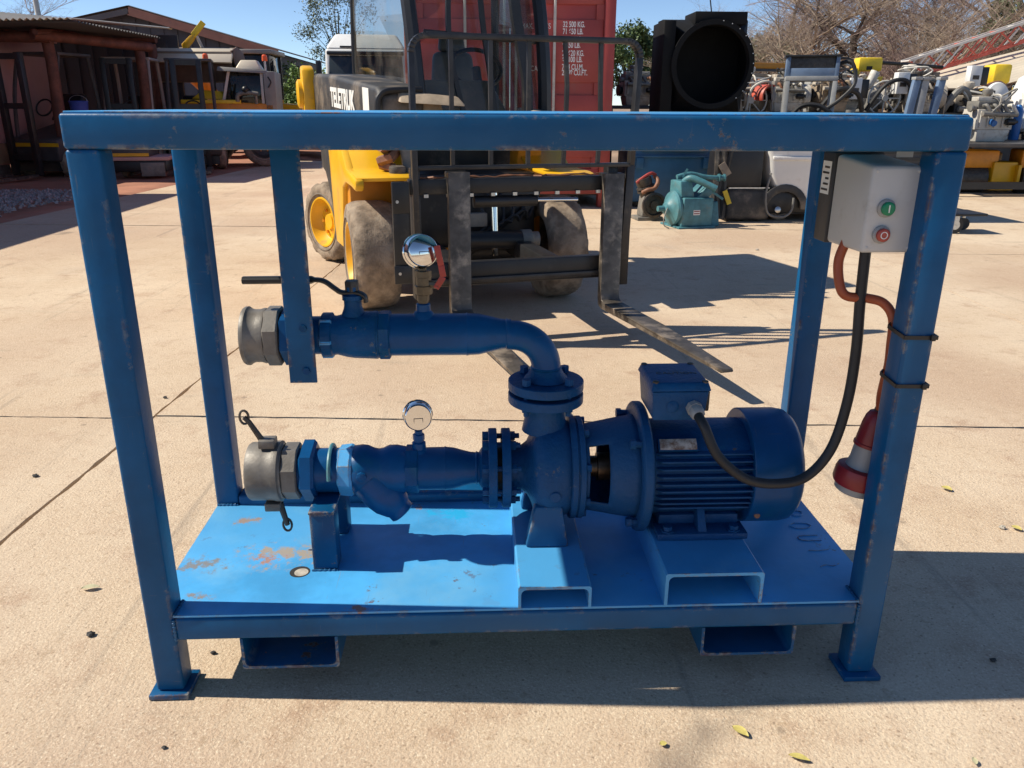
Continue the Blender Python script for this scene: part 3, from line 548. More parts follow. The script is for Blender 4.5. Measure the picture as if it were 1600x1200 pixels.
MB().lathe((.839, AY, .612), (0, 0, 1), [(0, .05), (.006, .046), (.012, .04), (.02, .036), (.024, .0335), (.027, .0355), (.03, .033)], 28).build('flange_collar', 'blue_cast', sk)
f3 = MB().lathe((.839, AY, .589), (0, 0, 1), [(0, .083), (.0015, .0845), (.0195, .0845), (.021, .083)], 40).build('flange', 'blue_cast', sk)
MB().lathe((.839, AY, .559), (0, 0, 1), [(0, .083), (.0015, .0845), (.0195, .0845), (.021, .083)], 40).build('flange', 'blue_cast', sk)
MB().lathe((.839, AY, .58), (0, 0, 1), [(0, .055), (.009, .055)], 28).build('gasket', 'rubber', sk)
for k in range(4):
    a = R(45+90*k); b = link('bolt', bolt_me, None, f3); b.location = (.839+.066*math.cos(a), AY+.066*math.sin(a), .612); b.rotation_euler = (0, R(90), 0)
gg = gauge(.571, .766, .898, AY, (.42, -1, .2), .0345, 0, 'brass')
MB().lathe((.573, AY, .806), (0, 0, 1), [(0, .0185), (.018, .0195), (.019, .0165), (.036, .0165), (.037, .0175), (.05, .0175)], 8).build('gauge_cock', 'brass', gg)
MB().cyl((.573, AY, .83), (.606, AY-.01, .826), .008, None, 8).build('cock_stem', 'brass', gg)
rl = MB(); P = [(.600, AY-.014, .821), (.603, AY-.014, .826), (.616, AY-.016, .846), (.612, AY-.016, .87), (.604, AY-.016, .912)]
for a_, b_ in zip(P, P[1:]): rl.bar(a_, b_, .013, .006, (0, 1, 0))
rl.build('cock_lever', 'red_lever', gg, .001)
# starter box and cables
cb = MB().hexa([(1.403, .045, .93), (1.501, .045, .93), (1.503, .205, .926), (1.406, .205, .926)], [(1.405, .045, 1.088), (1.501, .045, 1.088), (1.503, .205, 1.1), (1.406, .205, 1.1)]).build('starter_box', 'box_grey', sk, .008, 3)
MB().box(1.402, 1.505, .2055, .262, .924, 1.103).build('box_back', 'box_back', cb, .004)
MB().box(1.4012, 1.4018, .214, .254, 1.02, 1.085).build('side_sticker', 'white_paint', cb)
for k in range(5): MB().box(1.4006, 1.4011, .22, .25-.007*(k % 3), 1.027+.011*k, 1.031+.011*k).build('sticker_line', 'black_plastic', cb)
MB().box(1.472, 1.504, .1, .1008, 1.1, 1.118).build('maker_sticker', 'white_paint', cb)
for xx, zz, mt, nm in ((1.4385, 1.013, 'green_button', 'start_button'), (1.4365, .965, 'red_button', 'stop_button')):
    MB().lathe((xx, .046, zz), (0, -1, 0), [(0, .0165), (.006, .0165), (.008, .0145), (.0085, .0125)], 28).build('button_ring', 'grey_plastic', cb)
    MB().lathe((xx, .04, zz), (0, -1, 0), [(0, .0122), (.008, .0122), (.0095, .0108), (.0098, .009)], 28).build(nm, mt, cb)
    if mt == 'green_button': MB().box(xx-.0011, xx+.0011, .0295, .0304, zz-.0068, zz+.0068).build('start_mark', 'white_paint', cb)
    else: MB().tube([(xx+.006*math.cos(k*.35), .0303, zz+.006*math.sin(k*.35)) for k in range(19)], .0011, 5).build('stop_mark', 'white_paint', cb)
for xx, zz in ((1.414, .94), (1.492, .94), (1.414, 1.079), (1.492, 1.079)): MB().lathe((xx, .0455, zz), (0, -1, 0), [(0, .003), (.001, .003), (.0014, .002)], 12).build('lid_screw', 'box_grey', cb)
MB().tube(bez([(1.15, .14, .572), (1.157, .105, .558), (1.185, .085, .5), (1.245, .075, .452), (1.315, .078, .438), (1.378, .085, .45), (1.425, .09, .51), (1.447, .095, .61), (1.452, .1, .72), (1.447, .105, .83), (1.445, .11, .94)], 8), .0105, 12).build('motor_cable', 'rubber', sk)
MB().tube(bez([(1.414, .13, .94), (1.403, .128, .90), (1.406, .115, .855), (1.42, .108, .834), (1.46, .105, .83), (1.49, .095, .822), (1.505, .078, .795), (1.507, .072, .74), (1.509, .072, .70), (1.509, .078, .66), (1.517, .095, .625), (1.528, .108, .585)], 8), .0095, 12).build('supply_cable', 'orange_cable', sk)
for zz in (.779, .682):
    P = [(W-T-.0035, -.0035, zz), (W+.0035, -.0035, zz-.001), (W+.0035, T+.003, zz+.004), (1.508, .084, zz+.006), (W-T-.0035, T+.003, zz+.005), (W-T-.0035, -.0035, zz)]
    t_ = MB()
    for a_, b_ in zip(P, P[1:]): t_.bar(a_, b_, .0022, .0075)
    t_.build('cable_tie', 'black_plastic', sk); MB().box(W-.012, W-.003, -.0095, -.004, zz-.006, zz+.006).build('tie_head', 'black_plastic', sk, .001)
pd = Vector((-.15, .02, -1)).normalized(); pp = Vector((1.528, .108, .588))
pl = MB().lathe(pp, pd, [(0, .012), (.004, .02), (.014, .025), (.03, .028), (.06, .030), (.072, .0305), (.074, .0325), (.08, .0325)], 28).build('supply_plug', 'red_plastic', sk)
MB().lathe(pp, pd, [(-.006, .0125), (.006, .0135)], 16).build('plug_gland', 'rubber', pl)
MB().lathe(pp, pd, [(.08, .029), (.112, .03), (.13, .034), (.142, .041)], 28).build('plug_body', 'grey_plastic', pl)
MB().lathe(pp, pd, [(.13, .044), (.133, .0485), (.142, .051), (.165, .0515), (.172, .048)], 24).build('plug_ring', 'red_plastic', pl)
MB().lathe(pp, pd, [(.168, .043), (.186, .042), (.189, .038)], 28).build('plug_shroud', 'grey_plastic', pl)
# plate details: flat dark disc for the hole's shade, pale disc for lit ground, raised weld writing that has been painted over
ph_ = MB().lathe((.283, .16, ZT), (0, 0, 1), [(0, .0225), (.0006, .0225)], 24).build('plate_hole', 'hole_dark', sk); MB().lathe((.287, .157, ZT+.0006), (0, 0, 1), [(0, .0155), (.0005, .0155)], 24).build('hole_bottom', 'stone_pale', ph_)
wl = [[(0, 0), (0, 1), (.5, .95), (.55, .6), (.1, .52), (.6, .4), (.6, .05), (0, 0)], [(.3, 0), (.02, .3), (.05, .8), (.35, 1), (.6, .7), (.58, .25), (.3, 0)], [(0, .95), (.05, .1), (.5, .1), (.55, .95)], [(.1, .95), (.2, .5), (.15, .05)], [(.1, .9), (.3, .6), (.2, .3), (.35, .05)]]
for i, st_ in enumerate(wl):
    MB().tube(bez([(1.462+.055*p[1], .40-.062*i-.045*p[0], ZT+.001) for p in st_], 3), .0013, 6).build('weld_writing', 'blue_plate', sk)
# ------------------------------------------------------------------ yellow telescopic forklift behind the skid
tt = thing('telescopic_forklift', 'yellow and black telescopic forklift truck with its forks lowered behind the skid', 'forklift', (.62, 3.57, 0), R(15))
def wheel(parent, x, y, r, w_, side, rim='yellow', tread=0, steer=0., name='wheel'):
    """a tyre and rim; side = -1 shows its outer face towards -x"""
    e = bpy.data.objects.new(name, None); COL.objects.link(e); e.parent = parent; e.location = (x, y, r); e.rotation_euler = (0, 0, steer)
    o = (-w_/2 if side < 0 else w_/2); a = (1 if side < 0 else -1)
    q = MB(); rr = random.Random(int(abs(x*100)+abs(y*10))); n = 96 if tread else 40; K = 12
    side_ = [(.02, r*.60), (.005, r*.66), (.002, r*.70), (.0, r*.78), (.004, r*.86)]
    prof = side_+[(.012+(w_-.024)*k/(K-1), r*(1-.055*abs(2*k/(K-1)-1)**5)) for k in range(K)]+[(w_-t_, s_) for t_, s_ in reversed(side_)]
    q.lathe((o, 0, 0), (a, 0, 0), prof, n, False)
    ph_ = [rr.uniform(0, 6.28) for _ in range(8)]
    for i in range(len(side_), len(side_)+K):
        k = i-len(side_); edge_ = abs(2*k/(K-1)-1)
        for j in range(n):
            v = q.v[i*n+j]
            if tread == 1:       # worn solid tyre: chewed shoulders, shallow cuts across the face
                chew = max(0, edge_-.6)/.4*rr.choice((0, 0, .02, .05, .08)); cut = .012 if (math.sin(j*.52+ph_[k % 4])*math.sin(k*1.3+j*.11) > .72) else 0
                s = 1-chew-cut-rr.uniform(0, .004)
            elif tread == 2: s = .955 if ((j+2*(k//3)) // 4) % 2 and edge_ > .25 else 1
            else: s = 1
            v.y *= s; v.z *= s
    q.build('tyre', 'tyre', e, smooth=55)
    MB().lathe((o-a*.0, 0, 0), (a, 0, 0), [(.006, r*.69), (-.004, r*.70), (-.004, r*.72), (.002, r*.73)], n, False).build('sidewall_bead', 'tyre_side', e)
    f = MB().lathe((o+a*.012, 0, 0), (a, 0, 0), [(.0, r*.63), (-.006, r*.62), (-.006, r*.585), (.012, r*.56), (.05, r*.5), (.075, r*.44), (.07, r*.2), (.05, r*.18), (.05, .001)], 40, False)
    f.build('rim', rim, e, smooth=50)
    for k in range(6):
        g_ = k*math.pi/3
        MB().lathe((o+a*.08, r*.31*math.cos(g_), r*.31*math.sin(g_)), (-a, 0, 0), [(0, .014), (.014, .014)], 6).build('wheel_nut', 'orange_yellow', e)
    return e
wheel(tt, -.57, .06, .325, .28, -1, tread=1)
wheel(tt, .615, .06, .325, .25, 1, tread=1)
wheel(tt, -.64, 1.75, .31, .2, -1, tread=2, steer=R(24))
wheel(tt, .60, 1.72, .30, .2, 1, tread=2)
# fender over the front wheel
def fender(x0, x1):
    A_ = arc((.06, .36), .40, -8, 118, 14); B_ = arc((.06, .36), .385, -8, 118, 14)
    f = MB(); o = [(-p[0]+.12, p[1]) for p in A_]; i_ = [(-p[0]+.12, p[1]) for p in B_]
    o = [(.06-(p[0]-.06), p[1]) for p in A_]; i_ = [(.06-(p[0]-.06), p[1]) for p in B_]
    vs = [(x, p[0], p[1]) for x in (x0, x1) for p in o+i_]; n = len(o); fs = []
    for k in range(n-1):
        fs += [(k, k+1, 2*n+k+1, 2*n+k), (n+k, 3*n+k, 3*n+k+1, n+k+1), (k, n+k, n+k+1, k+1), (2*n+k, 2*n+k+1, 3*n+k+1, 3*n+k)]
    fs += [(0, 2*n, 3*n, n), (n-1, 2*n-1, 4*n-1, 3*n-1)]
    return f.add(vs, fs)
def skin(x, poly, th, name, mt, bev=.006): return MB().prism(poly, 'x', x, x+th).build(name, mt, tt, bev)
# side body: yellow flank that sweeps down behind the front wheel, dark trim at its rear
MB().prism([(-.29, .80), (-.30, .765), (-.27, .735), (-.1, .745), (.2, .745), (.37, .70), (.45, .52), (.50, .30), (.95, .27), (1.05, .42), (1.12, .78), (1.2, .98), (.9, 1.04), (.42, .99), (.15, .83)], 'x', -.69, -.64).build('flank_panel', 'yellow', tt, .012, 2)
fn = MB()
o_ = [(-.30, .72), (-.31, .765), (-.27, .805), (-.2, .815), (.0, .82), (.16, .83), (.42, .99)]; i_ = [(-.285, .72), (-.29, .755), (-.255, .785), (-.19, .795), (.0, .8), (.17, .81), (.43, .965)]
fn.strip(o_[2:], i_[2:], 'x', -.68, -.33); fn.build('front_fender', 'yellow', tt, .003)
fn = MB(); fn.strip(o_[2:], i_[2:], 'x', .45, .74); fn.build('front_fender', 'yellow', tt, .003)
MB().prism([(.2, .35), (.24, .74), (.2, .79), (.4, .9), (.46, .5), (.42, .35)], 'x', -.66, -.36).build('wheel_arch_liner', 'orange_yellow', tt, .004)
MB().prism([(.96, .30), (1.42, .62), (1.62, .70), (1.9, .72), (1.96, 1.0), (1.2, 1.0), (1.08, .72)], 'x', -.68, -.645).build('rear_trim', 'black_dusty', tt, .01)
MB().lathe((-.42, -.1, .815), (0, 0, 1), [(0, .048), (.028, .05), (.04, .046), (.046, .03)], 20).build('filler_cap', 'black_dusty', tt)
# chassis, axle and the dark works behind the carriage
MB().box(-.40, .46, .0, 1.9, .26, .80).build('chassis', 'black_paint', tt, .02)
MB().cyl((-.5, .06, .32), (.5, .06, .32), .075, None, 16).build('axle', 'black_paint', tt)
MB().box(-.45, .66, .55, 1.9, .80, 1.0).build('floor_deck', 'black_dusty', tt, .02)
MB().hexa([(-.55, 1.75, .35), (.62, 1.75, .35), (.52, 2.28, .42), (-.46, 2.28, .42)], [(-.6, 1.7, 1.02), (.64, 1.7, 1.02), (.54, 2.36, .98), (-.5, 2.36, .98)]).build('counterweight', 'yellow', tt, .05, 3)
# boom housing with lettering: it tapers forward
def hx(ly): return -.5-.0844*(ly+.05)
hs = [(-.05, .98, 1.245), (.04, .98, 1.29), (1.5, .98, 1.40), (2.1, .98, 1.42), (2.2, .98, 1.36)]
q = MB(); vs = []; n = len(hs)
for dx in (0, 1):
    for y_, z0, z1 in hs: vs += [(hx(y_) if not dx else -.24, y_, z0), (hx(y_) if not dx else -.24, y_, z1)]
fs = [(0, 1, 2*n+1, 2*n), (2*n-2, 4*n-2, 4*n-1, 2*n-1)]
for k in range(n-1):
    fs += [(2*k, 2*k+2, 2*k+3, 2*k+1), (2*n+2*k, 2*n+2*k+1, 2*n+2*k+3, 2*n+2*k+2), (2*k+1, 2*k+3, 2*n+2*k+3, 2*n+2*k+1), (2*k, 2*n+2*k, 2*n+2*k+2, 2*k+2)]
bh = q.add(vs, fs).build('boom_housing', 'black_dusty', tt, .03, 3)
fx = Vector((.0844, -1, -.045)).normalized(); fy = Vector((0, 0, 1)); fy = (fy-fx*fy.dot(fx)).normalized()
text('side_lettering', 'TELETRUK', .172, frame((hx(1.40)-.003, 1.40, 1.185), fx, fy), 'white_paint', bh, .002, 1.0, .007)
MB().hexa([(hx(.36)-.002, .36, 1.13), (hx(.2)-.002, .2, 1.12), (hx(.2)+.01, .2, 1.12), (hx(.36)+.01, .36, 1.13)], [(hx(.36)-.002, .36, 1.29), (hx(.2)-.002, .2, 1.28), (hx(.2)+.01, .2, 1.28), (hx(.36)+.01, .36, 1.29)]).build('warning_sticker', 'white_paint', bh)
rim_ = bez([(-.51, -.055, .98), (-.51, -.055, 1.18), (-.495, -.055, 1.235), (-.45, -.05, 1.262), (-.34, -.045, 1.27), (-.25, -.04, 1.27)], 5)
MB().tube(rim_, .018, 8).build('housing_rim', 'black_paint', bh)
MB().prism([(2.12, .98), (2.12, 1.33), (2.16, 1.46), (2.28, 1.49), (2.36, 1.38), (2.34, .98)], 'x', -.77, -.67).build('boom_pivot', 'yellow', tt, .02)
MB().lathe((-.77, 2.24, 1.27), (-1, 0, 0), [(0, .11), (.03, .11), (.04, .09)], 24).build('pivot_boss', 'yellow', tt)
# boom head, dusty castings in front of the cab
MB().hexa([(-.48, -.06, 1.0), (-.1, -.1, 1.0), (-.1, .25, 1.0), (-.48, .3, 1.0)], [(-.46, .02, 1.235), (-.14, -.04, 1.2), (-.12, .25, 1.22), (-.46, .3, 1.255)]).build('boom_head', 'dusty_cast', tt, .018)
MB().hexa([(-.40, -.12, 1.2), (-.02, -.18, 1.18), (-.02, .1, 1.2), (-.4, .12, 1.22)], [(-.38, -.04, 1.265), (-.05, -.1, 1.235), (-.06, .1, 1.24), (-.4, .12, 1.275)]).build('head_cover', 'dusty_cast', tt, .014)
MB().cyl((-.2, -.14, 1.09), (-.2, -.24, 1.08), .035, None, 14).build('hose_fitting', 'dusty_cast', tt)
MB().hexa([(.38, -.1, .95), (.66, -.1, .95), (.66, .3, .95), (.38, .3, .95)], [(.44, -.02, 1.16), (.64, -.02, 1.14), (.64, .3, 1.16), (.42, .3, 1.18)]).build('lamp_cowl', 'dusty_cast', tt, .02)
MB().lathe((.34, -.06, 1.03), (.3, -1, 0), [(0, .06), (.05, .065), (.06, .058)], 18).build('work_lamp', 'dusty_cast', tt)
MB().prism([(.24, .25), (.26, .86), (.2, .97), (.42, .97), (.45, .25)], 'x', .42, .58).build('inner_leg', 'orange_yellow', tt, .01)
# cab
cabp = 'black_paint'
def pil(pts, r, name='cab_pillar', mt=cabp, n=8): return MB().tube(bez(pts, 6), r, n).build(name, mt, tt)
pil([(-.20, .26, 1.0), (-.21, .28, 1.3), (-.235, .36, 1.75), (-.26, .5, 2.2)], .045)
pil([(.62, .30, 1.0), (.61, .30, 1.4), (.59, .36, 1.8), (.56, .48, 2.2)], .045)
pil([(-.40, 1.72, 1.0), (-.40, 1.72, 1.6), (-.385, 1.68, 2.2)], .02)
pil([(.64, 1.5, 1.0), (.64, 1.5, 1.6), (.62, 1.45, 2.2)], .03)
MB().box(-.42, .66, .42, 1.8, 2.2, 2.28).build('cab_roof', 'black_paint', tt, .03)
MB().box(-.22, .66, 1.5, 1.56, .95, 1.25).build('rear_panel', 'panel_grey', tt, .01)
MB().add([(-.225, .34, 1.27), (-.405, 1.71, 1.36), (-.39, 1.67, 2.2), (-.275, .52, 2.2)], [(0, 1, 2, 3)]).build('side_window', 'cab_glass', tt, smooth=0)
MB().add([(-.17, .29, 1.16), (.58, .31, 1.16), (.53, .49, 2.2), (-.22, .50, 2.2)], [(0, 1, 2, 3)]).build('windscreen', 'cab_glass', tt, smooth=0)
MB().add([(.64, .36, 1.1), (.65, 1.5, 1.1), (.63, 1.45, 2.2), (.58, .5, 2.2)], [(0, 1, 2, 3)]).build('side_window', 'cab_glass', tt, smooth=0)
MB().bar((-.16, .30, 1.60), (.56, .33, 1.57), .03, .035).build('screen_bar', 'black_paint', tt, .004)
for pts in ([(.02, .30, 2.15), (-.01, .29, 1.75), (.0, .27, 1.45), (.07, .24, 1.12)], [(.17, .31, 2.15), (.2, .29, 1.7), (.24, .27, 1.4), (.28, .24, 1.05)], [(.40, .3, 2.15), (.41, .27, 1.7), (.47, .24, 1.4), (.50, .2, 1.05)]):
    q = MB(); P = bez(pts, 5)
    for a_, b_ in zip(P, P[1:]): q.bar(a_, b_, .028, .03, (0, 1, 0))
    q.build('screen_guard_bar', 'black_paint', tt)
q = MB(); P = bez([(.34, .16, 2.1), (.36, .14, 1.75), (.4, .12, 1.5), (.43, .1, 1.3), (.42, .08, 1.0)], 6)
for a_, b_ in zip(P, P[1:]): q.bar(a_, b_, .055, .05, (0, 1, 0))
q.build('hose_guide', 'black_paint', tt)
MB().hexa([(.05, .95, .98), (.5, .95, .98), (.5, 1.35, .98), (.05, 1.35, .98)], [(.06, .95, 1.13), (.49, .95, 1.13), (.49, 1.3, 1.12), (.06, 1.3, 1.12)]).build('seat', 'vinyl', tt, .04, 3)
MB().hexa([(.08, 1.24, 1.1), (.47, 1.24, 1.1), (.47, 1.36, 1.1), (.08, 1.36, 1.1)], [(.13, 1.34, 1.56), (.42, 1.34, 1.56), (.42, 1.44, 1.56), (.13, 1.44, 1.56)]).build('seat_back', 'vinyl', tt, .045, 3)
MB().hexa([(.17, 1.36, 1.56), (.38, 1.36, 1.56), (.38, 1.44, 1.56), (.17, 1.44, 1.56)], [(.19, 1.38, 1.7), (.36, 1.38, 1.7), (.36, 1.45, 1.7), (.19, 1.45, 1.7)]).build('head_rest', 'vinyl', tt, .03, 3)
MB().hexa([(-.16, .42, 1.0), (.5, .42, 1.0), (.5, .56, 1.0), (-.16, .56, 1.0)], [(-.16, .46, 1.34), (.3, .46, 1.34), (.3, .56, 1.34), (-.16, .56, 1.34)]).build('dash_panel', 'vinyl', tt, .02)
MB().tube([(.26+.17*math.cos(k*.2094), .66+.08*math.sin(k*.2094), 1.42+.12*math.sin(k*.2094)) for k in range(31)], .014, 8).build('steering_wheel', 'black_plastic', tt)
MB().cyl((.26, .66, 1.42), (.26, .52, 1.15), .03, None, 12).build('steering_column', 'black_plastic', tt)
_before = set(o.name for o in bpy.data.objects)
# fork carriage, load guard, forks
cg = MB().box(-.40, .80, -.34, -.27, .715, .80).build('carriage_bar', 'black_paint', tt, .008)
MB().box(-.36, .84, -.33, -.27, .185, .325).build('carriage_bar', 'black_paint', tt, .01)
MB().box(-.30, .80, -.352, -.332, .205, .235).build('carriage_lip', 'guard_steel', tt, .004)
for k in range(9):
    MB().box(-.32+k*.13, -.295+k*.13, -.352, -.338, .70, .718).build('latch_notch', 'zinc', cg)
q = MB(); rr = random.Random(3); P = [(-.38+.04*k, -.31+rr.uniform(-.02, .02), .803+rr.uniform(-.002, .008)) for k in range(30)]
q.tube(P, [rr.uniform(.003, .009) for _ in P], 5).build('rust_crust', 'copper_rust', cg)
for x0, x1 in ((-.385, -.335), (.80, .865)): MB().box(x0, x1, -.33, -.255, .12, .86).build('carriage_side', 'black_paint', tt, .006)
lg = MB(); zt_ = 1.535
P = [(-.37, -.36, .30), (-.37, -.36, 1.45)]+[(-.37+.085-.085*math.cos(R(a)), -.36, 1.45+.085*math.sin(R(a))) for a in range(15, 91, 15)]
P += [(.95-.085+.085*math.sin(R(a)), -.36, 1.45+.085*math.cos(R(a))) for a in range(0, 91, 15)]+[(.93, -.36, .86), (.91, -.36, .30)]
for a_, b_ in zip(P, P[1:]): lg.bar(a_, b_, .05, .03, (1, 0, 0) if abs(b_[0]-a_[0]) < .02 else (0, 0, 1))
lgo = lg.build('load_guard', 'guard_steel', tt, .002)
MB().bar((-.37, -.36, .862), (.92, -.36, .862), .04, .022).build('guard_crossbar', 'guard_steel', lgo, .002)
for k, x in enumerate((-.155, .065, .285, .50, .715)):
    q = MB(); pts = [(x, -.36, .87), (x+.01, -.36, 1.1), (x+.012*(k % 2), -.36, 1.3), (x-.005, -.36, 1.525)] if k > 2 else [(x, -.36, .87), (x, -.36, 1.525)]
    for a_, b_ in zip(pts, pts[1:]): q.bar(a_, b_, .022, .022, (0, 1, 0))
    q.build('guard_bar', 'guard_steel', lgo)
MB().box(-.50, -.405, -.36, -.335, .225, .79).build('side_bracket', 'black_paint', tt, .006)
MB().box(-.50, -.405, -.37, -.361, .62, .79).build('bracket_plate', 'black_paint', tt, .004)
MB().box(-.505, -.405, -.37, -.361, .225, .33).build('bracket_plate', 'black_paint', tt, .004)
for z in (.685, .285): MB().lathe((-.475, -.37, z), (0, -1, 0), [(0, .009), (.004, .009)], 10).build('bracket_bolt', 'zinc', tt)
def fork(x, zt):
    f = MB(); w2 = .062
    out = [(-.352, zt), (-.40, zt), (-.402, .10), (-.415, .062), (-.45, .05), (-1.0, .047), (-1.74, .026), (-1.755, .016), (-1.74, .008), (-.42, .006), (-.37, .018), (-.352, .06)]
    f.prism(out, 'x', x-w2, x+w2)
    o = f.build('fork', 'fork_steel', tt, .004)
    for v in o.data.vertices:                       # blade narrows to a rounded tip
        if v.co.y < -1.5: v.co.x = x+(v.co.x-x)*(1-.55*((-1.5-v.co.y)/.255)**2)
    MB().box(x-w2, x+w2, -.352, -.30, zt-.07, zt).build('fork_hook', 'black_paint', tt, .006)
fork(-.128, .84); fork(.815, .815)
MB().box(.90, .965, -.33, -.30, .13, .80).build('side_plate', 'black_paint', tt, .006)
MB().cyl((-.02, -.3, .665), (.36, -.3, .665), .034, None, 20).build('shift_cylinder', 'black_paint', tt)
MB().cyl((.36, -.3, .665), (.62, -.3, .66), .013, None, 14).build('cylinder_rod', 'chrome', tt)
# the carriage is carried forward of the axle and held a hand's breadth off the ground
for o in [o for o in bpy.data.objects if o.name not in _before]:
    o.data.transform(Matrix.Translation((-.133, -.522, .128)) @ Matrix.Diagonal((.892, .892, .892, 1)))
for x in (-.25, .3):
    MB().hexa([(x-.05, -.76, .3), (x+.05, -.76, .3), (x+.05, -.05, .32), (x-.05, -.05, .32)], [(x-.05, -.76, .41), (x+.05, -.76, .41), (x+.05, -.05, .42), (x-.05, -.05, .42)]).build('carriage_arm', 'black_paint', tt, .01)
MB().cyl((.14, -.2, .33), (.14, -.16, .70), .022, None, 14).build('tilt_rod', 'chrome', tt)
MB().cyl((-.1, -.2, .43), (.3, -.2, .42), .055, None, 18).build('tilt_cylinder', 'black_paint', tt)
MB().lathe((.3, -.2, .42), (1, 0, 0), [(0, .06), (.06, .06), (.07, .045), (.11, .045)], 14).build('cylinder_gland', 'iron_grey', tt)
MB().box(-.02, .1, -.16, -.1, .5, .58).build('valve_block', 'iron_grey', tt, .004)
for k in range(6):
    y0 = -.1+.02*k; P = bez([(-.1+.03*k, y0, .30), (0+.07*k, y0-.05, .42+.03*k), (.1+.06*k, y0-.03, .52), (.05+.09*k, y0+.05, .68)], 6)
    MB().tube(P, .011, 6).build('hydraulic_hose', 'rubber', tt)
MB().box(-.16, -.05, -.05, 0, .32, .36).build('warning_tag', 'orange_yellow', tt)
q = MB(); rr = random.Random(5)
P = [(-.46+.05*math.sin(k*1.3), -.02+.04*math.cos(k*1.9), .80+.02*k) for k in range(12)]
MB().tube(P, .03, 6).build('rusty_bracket', 'copper_rust', tt)
MB().cyl((-.34, -.06, .75), (-.36, -.02, 1.02), .035, None, 12).build('steel_sleeve', 'iron_grey', tt)
# ------------------------------------------------------------------ shipping container
ct = thing('shipping_container', 'red shipping container with white weight markings and door lock rods', 'container', (2.33, 8.6, 0), R(0))
CW, CL, CH = 2.44, 6.06, 2.59
for z in (.0, CH-.12): MB().box(-CW+.002, -.002, .02, .14, z+.16*(z == 0), z+.12+.16*(z == 0)).build('end_frame', 'container_red', ct, .012)
for x in (-CW, -.13): MB().box(x, x+.13, 0, .16, 0, CH).build('corner_post', 'container_red', ct, .012)
for x0, x1, rods in ((-CW+.132, -CW/2-.006, (-1.29, -1.74)), (-CW/2+.006, -.132, (-.705, -1.15))):
    dr = MB().box(x0, x1, .062, .09, .29, CH-.13).build('door', 'container_red', ct, .004)
    zs = [.29, .46, .60, .88, 1.02, 1.31, 1.45, 2.13, 2.29, CH-.13]       # full bands between sunken rows
    for k in range(0, len(zs), 2): MB().box(x0, x1, .04, .0615, zs[k], zs[k+1]).build('door_band', 'container_red', dr, .006)
    for k in range(1, len(zs)-1, 2):
        for xa, xb in ((x0, x0+.09), (x1-.09, x1)): MB().box(xa, xb, .04, .0615, zs[k]+.0005, zs[k+1]-.0005).build('door_band', 'container_red', dr)
    for x in rods:
        MB().cyl((x, .012, .22), (x, .012, CH-.08), .017, None, 12).build('lock_rod', 'dirty_white', ct)
        for z in (.38, 1.1, 2.4): MB().box(x-.04, x+.04, -.008, .039, z-.025, z+.025).build('rod_bracket', 'container_red', ct, .004)
        MB().bar((x, -.008, .95), (x+.25, -.01, .97), .014, .03).build('lock_handle', 'dirty_white', ct, .003)
for x in (-CW, -.004):
    q = MB(); n = 44; vs = []; fs = []
    for k in range(n+1):
        y = .16+(CL-.2)*k/n; o_ = .035*(1 if (k % 4) < 2 else -1)*.5
        vs += [(x+o_-(.02 if x > -1 else -.02), y, .2), (x+o_-(.02 if x > -1 else -.02), y, CH-.06)]
    for k in range(n): fs.append((2*k, 2*k+2, 2*k+3, 2*k+1))
    q.add(vs, fs).build('side_wall', 'container_red', ct, smooth=0)
MB().box(-CW, 0, .1, CL, CH-.05, CH-.002).build('container_roof', 'container_red', ct)
MB().box(-CW+.01, -.01, .1, CL, .14, .2).build('container_floor', 'black_paint', ct)
for z_, ln in ((2.081, '32 500 KG.'), (2.006, '71 650 LB.'), (1.924, '3 880 KG.'), (1.86, '8 550 LB.'), (1.773, '28 620 KG.'), (1.705, '63 100 LB.'), (1.623, '76.4 CU.M.'), (1.561, '2 698 CU.FT.')):
    text('weight_marking', ln, .084, frame((-.61, .0395, z_-.03), (1, 0, 0), (0, 0, 1)), 'white_paint', ct, .0006, .66, .002)
for i, ln in enumerate(('MAX. GROSS', 'TARE', 'NET', 'CU. CAP.')): text('weight_heading', ln, .085, frame((-1.09, .0395, 2.03-.152*i), (1, 0, 0), (0, 0, 1)), 'white_paint', ct, .0006, .7)
# ------------------------------------------------------------------ blue steel bin, and the black fan shroud standing on it
bb = thing('steel_bin', 'blue steel bin with a flanged lid behind the teal engine', 'bin', (2.62, 8.62, 0))
MB().box(0, .98, 0, 1.1, .07, .80).build('bin_body', 'navy_box', bb, .012)
MB().box(-.04, 1.02, -.05, 1.15, .80, .84).build('bin_rim', 'navy_box', bb, .008)
MB().box(.0, .98, -.03, .0, .60, .625).build('bin_flange', 'navy_box', bb, .004)
for x in (.03, .86): MB().box(x, x+.09, -.045, -.002, .47, .60).build('bin_bracket', 'navy_box', bb, .006)
MB().box(.1, .88, -.03, .0, .67, .775).build('bin_panel', 'navy_box', bb, .006)
MB().box(-.01, .99, -.01, 1.11, .84, 1.0).build('bin_lid', 'navy_box', bb, .03)
for x in (.05, .8): MB().box(x, x+.12, .05, 1.05, 0, .07).build('bin_skid', 'black_paint', bb, .005)
